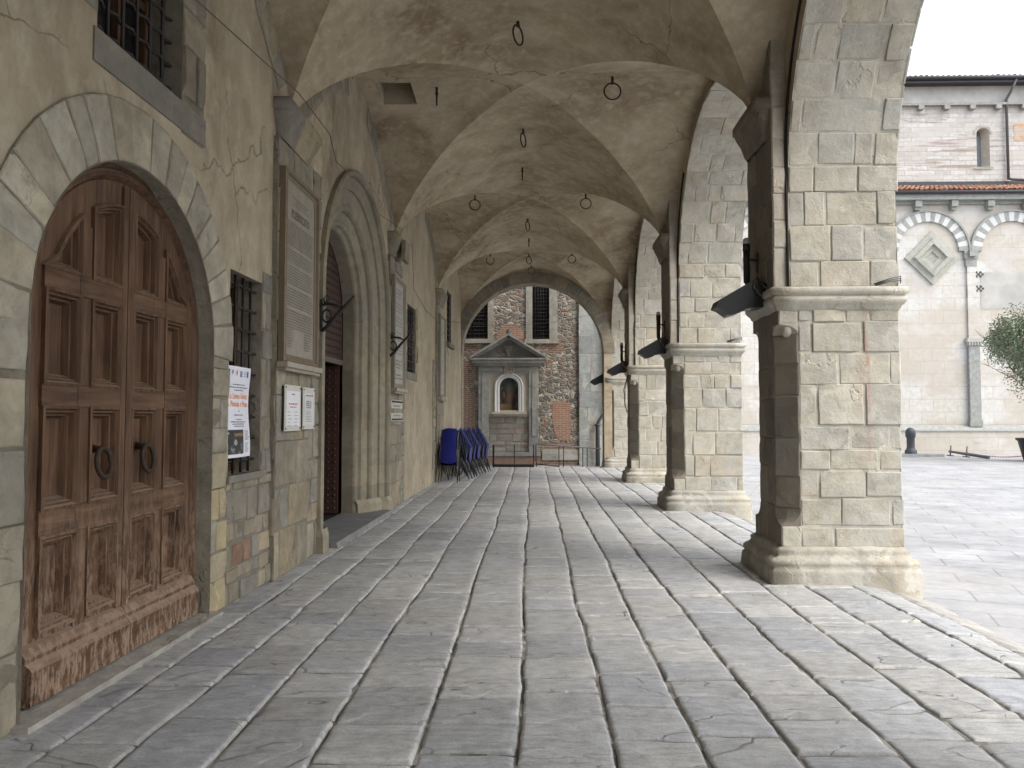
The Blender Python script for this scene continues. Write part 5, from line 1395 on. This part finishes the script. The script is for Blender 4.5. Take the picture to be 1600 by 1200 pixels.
    e2=MB(); e2.box(xa-.3,xb,YU-.55,YU+.3,20.15,20.33); e2.tube([(xa-.3,YU-.62,20.38),(xb,YU-.62,20.38)],.11,8); e2.build('nave_eaves',M['lead'],root)
    tiles(YU-.62,20.42,YU+5,22.2,'nave_roof',.3)
    fl=MB(); fl.box(xa,xb,YU-.12,YU,14.42,14.72); fl.build('flashing',M['lead'],root)
    ob=MB(); ob.quad([(26.9,YU-.012,17.0),(30,YU-.012,17.0),(30,YU-.012,18.),(26.9,YU-.012,18.)]); ob.build('orange_repair',m_orange,root)
    dp=thing('drainpipe','slim grey drainpipe down the upper church wall beside the slit window','pipe',(26.45,YU-.2,14.7))
    d=MB(); d.tube([(26.75,YU-.6,20.3),(26.6,YU-.35,19.7),(26.45,YU-.15,19.3),(26.45,YU-.15,14.8)],.075,8); d.build('pipe',M['rail'],dp)
    e=MB(); e.tube([(26.45,YU-.15,14.85),(26.5,YU-.4,14.72),(29.5,YU-1.2,14.35)],.07,8); e.build('spout',M['rail'],dp)
m_loz=m_simple('pale_grey_green_stone',(.37,.365,.32),.75,.3,0,.2,.2,5)
m_pane=m_simple('grey_leaded_pane',(.09,.10,.125),.3,.5)
m_orange=m_brickcourse('orange_stone_repair',(.55,.33,.19),(.48,.42,.36),(.42,.36,.30),.62,.27,.018)
church()

# ------------------------------------------------------------------ piazza things
def pot_and_tree():
    x,y=20.55,31.6; z=-.18
    r=thing('plant_pot','large black tapered plant pot with rolled rim standing on the piazza','pot',(x,y,z))
    p=MB(); p.lathe((x,y,z),[(.0,.0),(.62,.0),(.66,.05),(.84,.80),(.86,.84),(.91,.85),(.92,.93),(.88,.94),(.84,.90),(.82,.84)],32); p.build('tub',M['black'],r)
    s=MB(); s.lathe((x,y,z),[(.83,.84),(.4,.88),(.0,.90)],24); s.build('soil',M['bark'],r)
    t=thing('olive_tree','grey green olive tree growing out of the large black pot','tree',(x,y,z+.86))
    tb=MB(); tips=[]; R=random.Random(3)
    def limb(p,d,l,r,dep):
        pts=[p]; rs=[r]; q=Vector(p); dd=Vector(d).normalized()
        for k in range(5):
            dd=(dd+Vector((R.uniform(-.22,.22),R.uniform(-.22,.22),R.uniform(-.05,.18)))).normalized(); q=q+dd*l/5; pts.append(tuple(q)); rs.append(r*(1-.13*(k+1)))
        tb.tube(pts,rs,7 if dep<2 else 5)
        if dep<3:
            for k in range(3 if dep else 4):
                b=Vector(pts[R.choice((2,3,4,5))]); a=R.uniform(0,2*PI); limb(tuple(b),(dd+Vector((math.cos(a)*.85,math.sin(a)*.85,R.uniform(.0,.5)))),l*R.uniform(.55,.8),r*.5,dep+1)
        tips.extend([Vector(v) for v in pts[2:]] if dep>=1 else [])
    for a in (.4,2.4,4.4): limb((x+.05*math.cos(a),y+.05*math.sin(a),z+.85),(.30*math.cos(a),.30*math.sin(a),1.),2.9,.085,0)
    tb.build('trunk',M['bark'],t)
    lb=MB()
    cen=Vector((x,y,z+4.3))
    for _ in range(34000):
        p=R.choice(tips)+Vector((R.gauss(0,.28),R.gauss(0,.28),R.gauss(0,.30)))
        e=((p.x-cen.x)/2.05)**2+((p.y-cen.y)/2.05)**2+((p.z-cen.z)/2.3)**2
        if e>1.0+.3*nz(p.x*1.7,p.y*1.7,p.z*1.7) or nz(p.x*1.3+5,p.y*1.3,p.z*1.3)<-.28: continue
        a=R.uniform(0,2*PI); el=R.uniform(-.9,.9); d=Vector((math.cos(a)*math.cos(el),math.sin(a)*math.cos(el),math.sin(el))); s=d.cross(Vector((R.random(),R.random(),R.random()))).normalized()
        L=R.uniform(.06,.10); w=.025; g=R.uniform(.75,1.25); c=R.choice([(.17,.21,.125),(.20,.24,.15),(.14,.18,.105),(.25,.285,.195)])
        lb.quad([p-d*L*.6,p+s*w,p+d*L*.6,p-s*w],(c[0]*g,c[1]*g,c[2]*g,.3))
    lb.build('crown',M['leaf'],t)
pot_and_tree()
def bollard():
    x,y,z=17.25,35.6,-.18
    r=thing('iron_bollard','dark domed iron bollard on a stone slab at the foot of the church','bollard',(x,y,z))
    b=MB(); b.lathe((x,y,z+.12),[(.26,0),(.26,.14),(.20,.20),(.17,.3),(.17,.72),(.215,.78),(.22,.98),(.20,1.06),(.13,1.15),(.0,1.2)],20); b.build('post',m_bol,r)
    s=MB(); s.box(x-1.2,x+1.25,y-.5,y+.5,z,z+.12,(.28,.27,.25,.2)); s.build('slab',M['greystone'],r)
m_bol=m_simple('dark_cast_iron',(.06,.065,.075),.5,.4,.2,.3)
bollard()
def pole():
    r=thing('fallen_barrier','grey barrier pole lying on the paving with two upright feet near the church','barrier',(19.6,34.5,-.18))
    a=Vector((19.75,36.9,-.03)); b=Vector((19.35,33.1,-.12))
    a=Vector((20.05,37.,.02)); b=Vector((19.9,33.4,-.11))
    a=Vector((19.3,36.2,.02)); b=Vector((19.45,33.4,-.11))
    p=MB(); p.tube([tuple(a),tuple(a.lerp(b,.5)),tuple(b)],[.05,.07,.07],8); p.build('pole',M['rail'],r)
    for f in (0.02,.45):
        q=a.lerp(b,f); h=MB(); h.box(q.x-.03,q.x+.03,q.y-.25,q.y+.25,-.18,-.14); h.tube([(q.x,q.y,-.18),(q.x+.05,q.y,.30)],.03,6); h.build('foot',M['rail'],r)
    c=MB(); p0=b; p1=Vector((20.0,31.9,-.02)); n=26
    for k in range(n):
        u=k/n; q=p0.lerp(p1,u); q2=p0.lerp(p1,(k+.8)/n); sag=-.05*math.sin(PI*u); c.tube([(q.x,q.y,q.z+sag+.06),(q2.x,q2.y,q2.z+sag+.06)],.022,5,t=((.62,.06,.05,.1) if k%2 else (.7,.7,.7,.1)))
    tag(c.build('barrier_chain',M['tint'],base=tuple(p0)),'red and white barrier chain stretched low between the pole and the pot','chain')
pole()

# ------------------------------------------------------------------ light, sky, camera
w=bpy.data.worlds.new('World'); sc.world=w; w.use_nodes=True; nt=w.node_tree; nt.nodes.clear()
out=nt.nodes.new('ShaderNodeOutputWorld'); bg=nt.nodes.new('ShaderNodeBackground'); sky=nt.nodes.new('ShaderNodeTexSky')
EL,AZ=52.,118.     # sun elevation, compass azimuth from +Y towards +X
sky.sky_type='NISHITA'; sky.sun_disc=False; sky.sun_elevation=math.radians(EL); sky.sun_rotation=math.radians(AZ); sky.air_density=1.2; sky.dust_density=4.; sky.ozone_density=1.
hs=nt.nodes.new('ShaderNodeHueSaturation'); hs.inputs['Saturation'].default_value=.55
nt.links.new(sky.outputs[0],hs.inputs['Color']); nt.links.new(hs.outputs[0],bg.inputs[0]); nt.links.new(bg.outputs[0],out.inputs[0]); bg.inputs[1].default_value=.15
sl=bpy.data.lights.new('sun','SUN'); sl.energy=.6; sl.angle=math.radians(65); sl.color=(1.,.985,.96)
so=bpy.data.objects.new('sun',sl); COL.objects.link(so)
d=Vector((math.sin(math.radians(AZ))*math.cos(math.radians(EL)),math.cos(math.radians(AZ))*math.cos(math.radians(EL)),math.sin(math.radians(EL))))
so.rotation_euler=(-d).to_track_quat('-Z','Y').to_euler(); so.location=(30,-10,40)
cam=bpy.data.cameras.new('camera'); co=bpy.data.objects.new('camera',cam); COL.objects.link(co)
cam.sensor_fit='HORIZONTAL'; cam.sensor_width=36.; cam.lens=36.*1200/1600; cam.clip_start=.05; cam.clip_end=600
co.location=(0,0,H); co.rotation_euler=(math.radians(90+2.4813),0,math.radians(1.5261)); sc.camera=co
sc.view_settings.view_transform='Standard'; sc.view_settings.look='None'; sc.view_settings.gamma=1.; sc.view_settings.exposure=1.47
sc.cycles.max_bounces=10; sc.cycles.diffuse_bounces=6
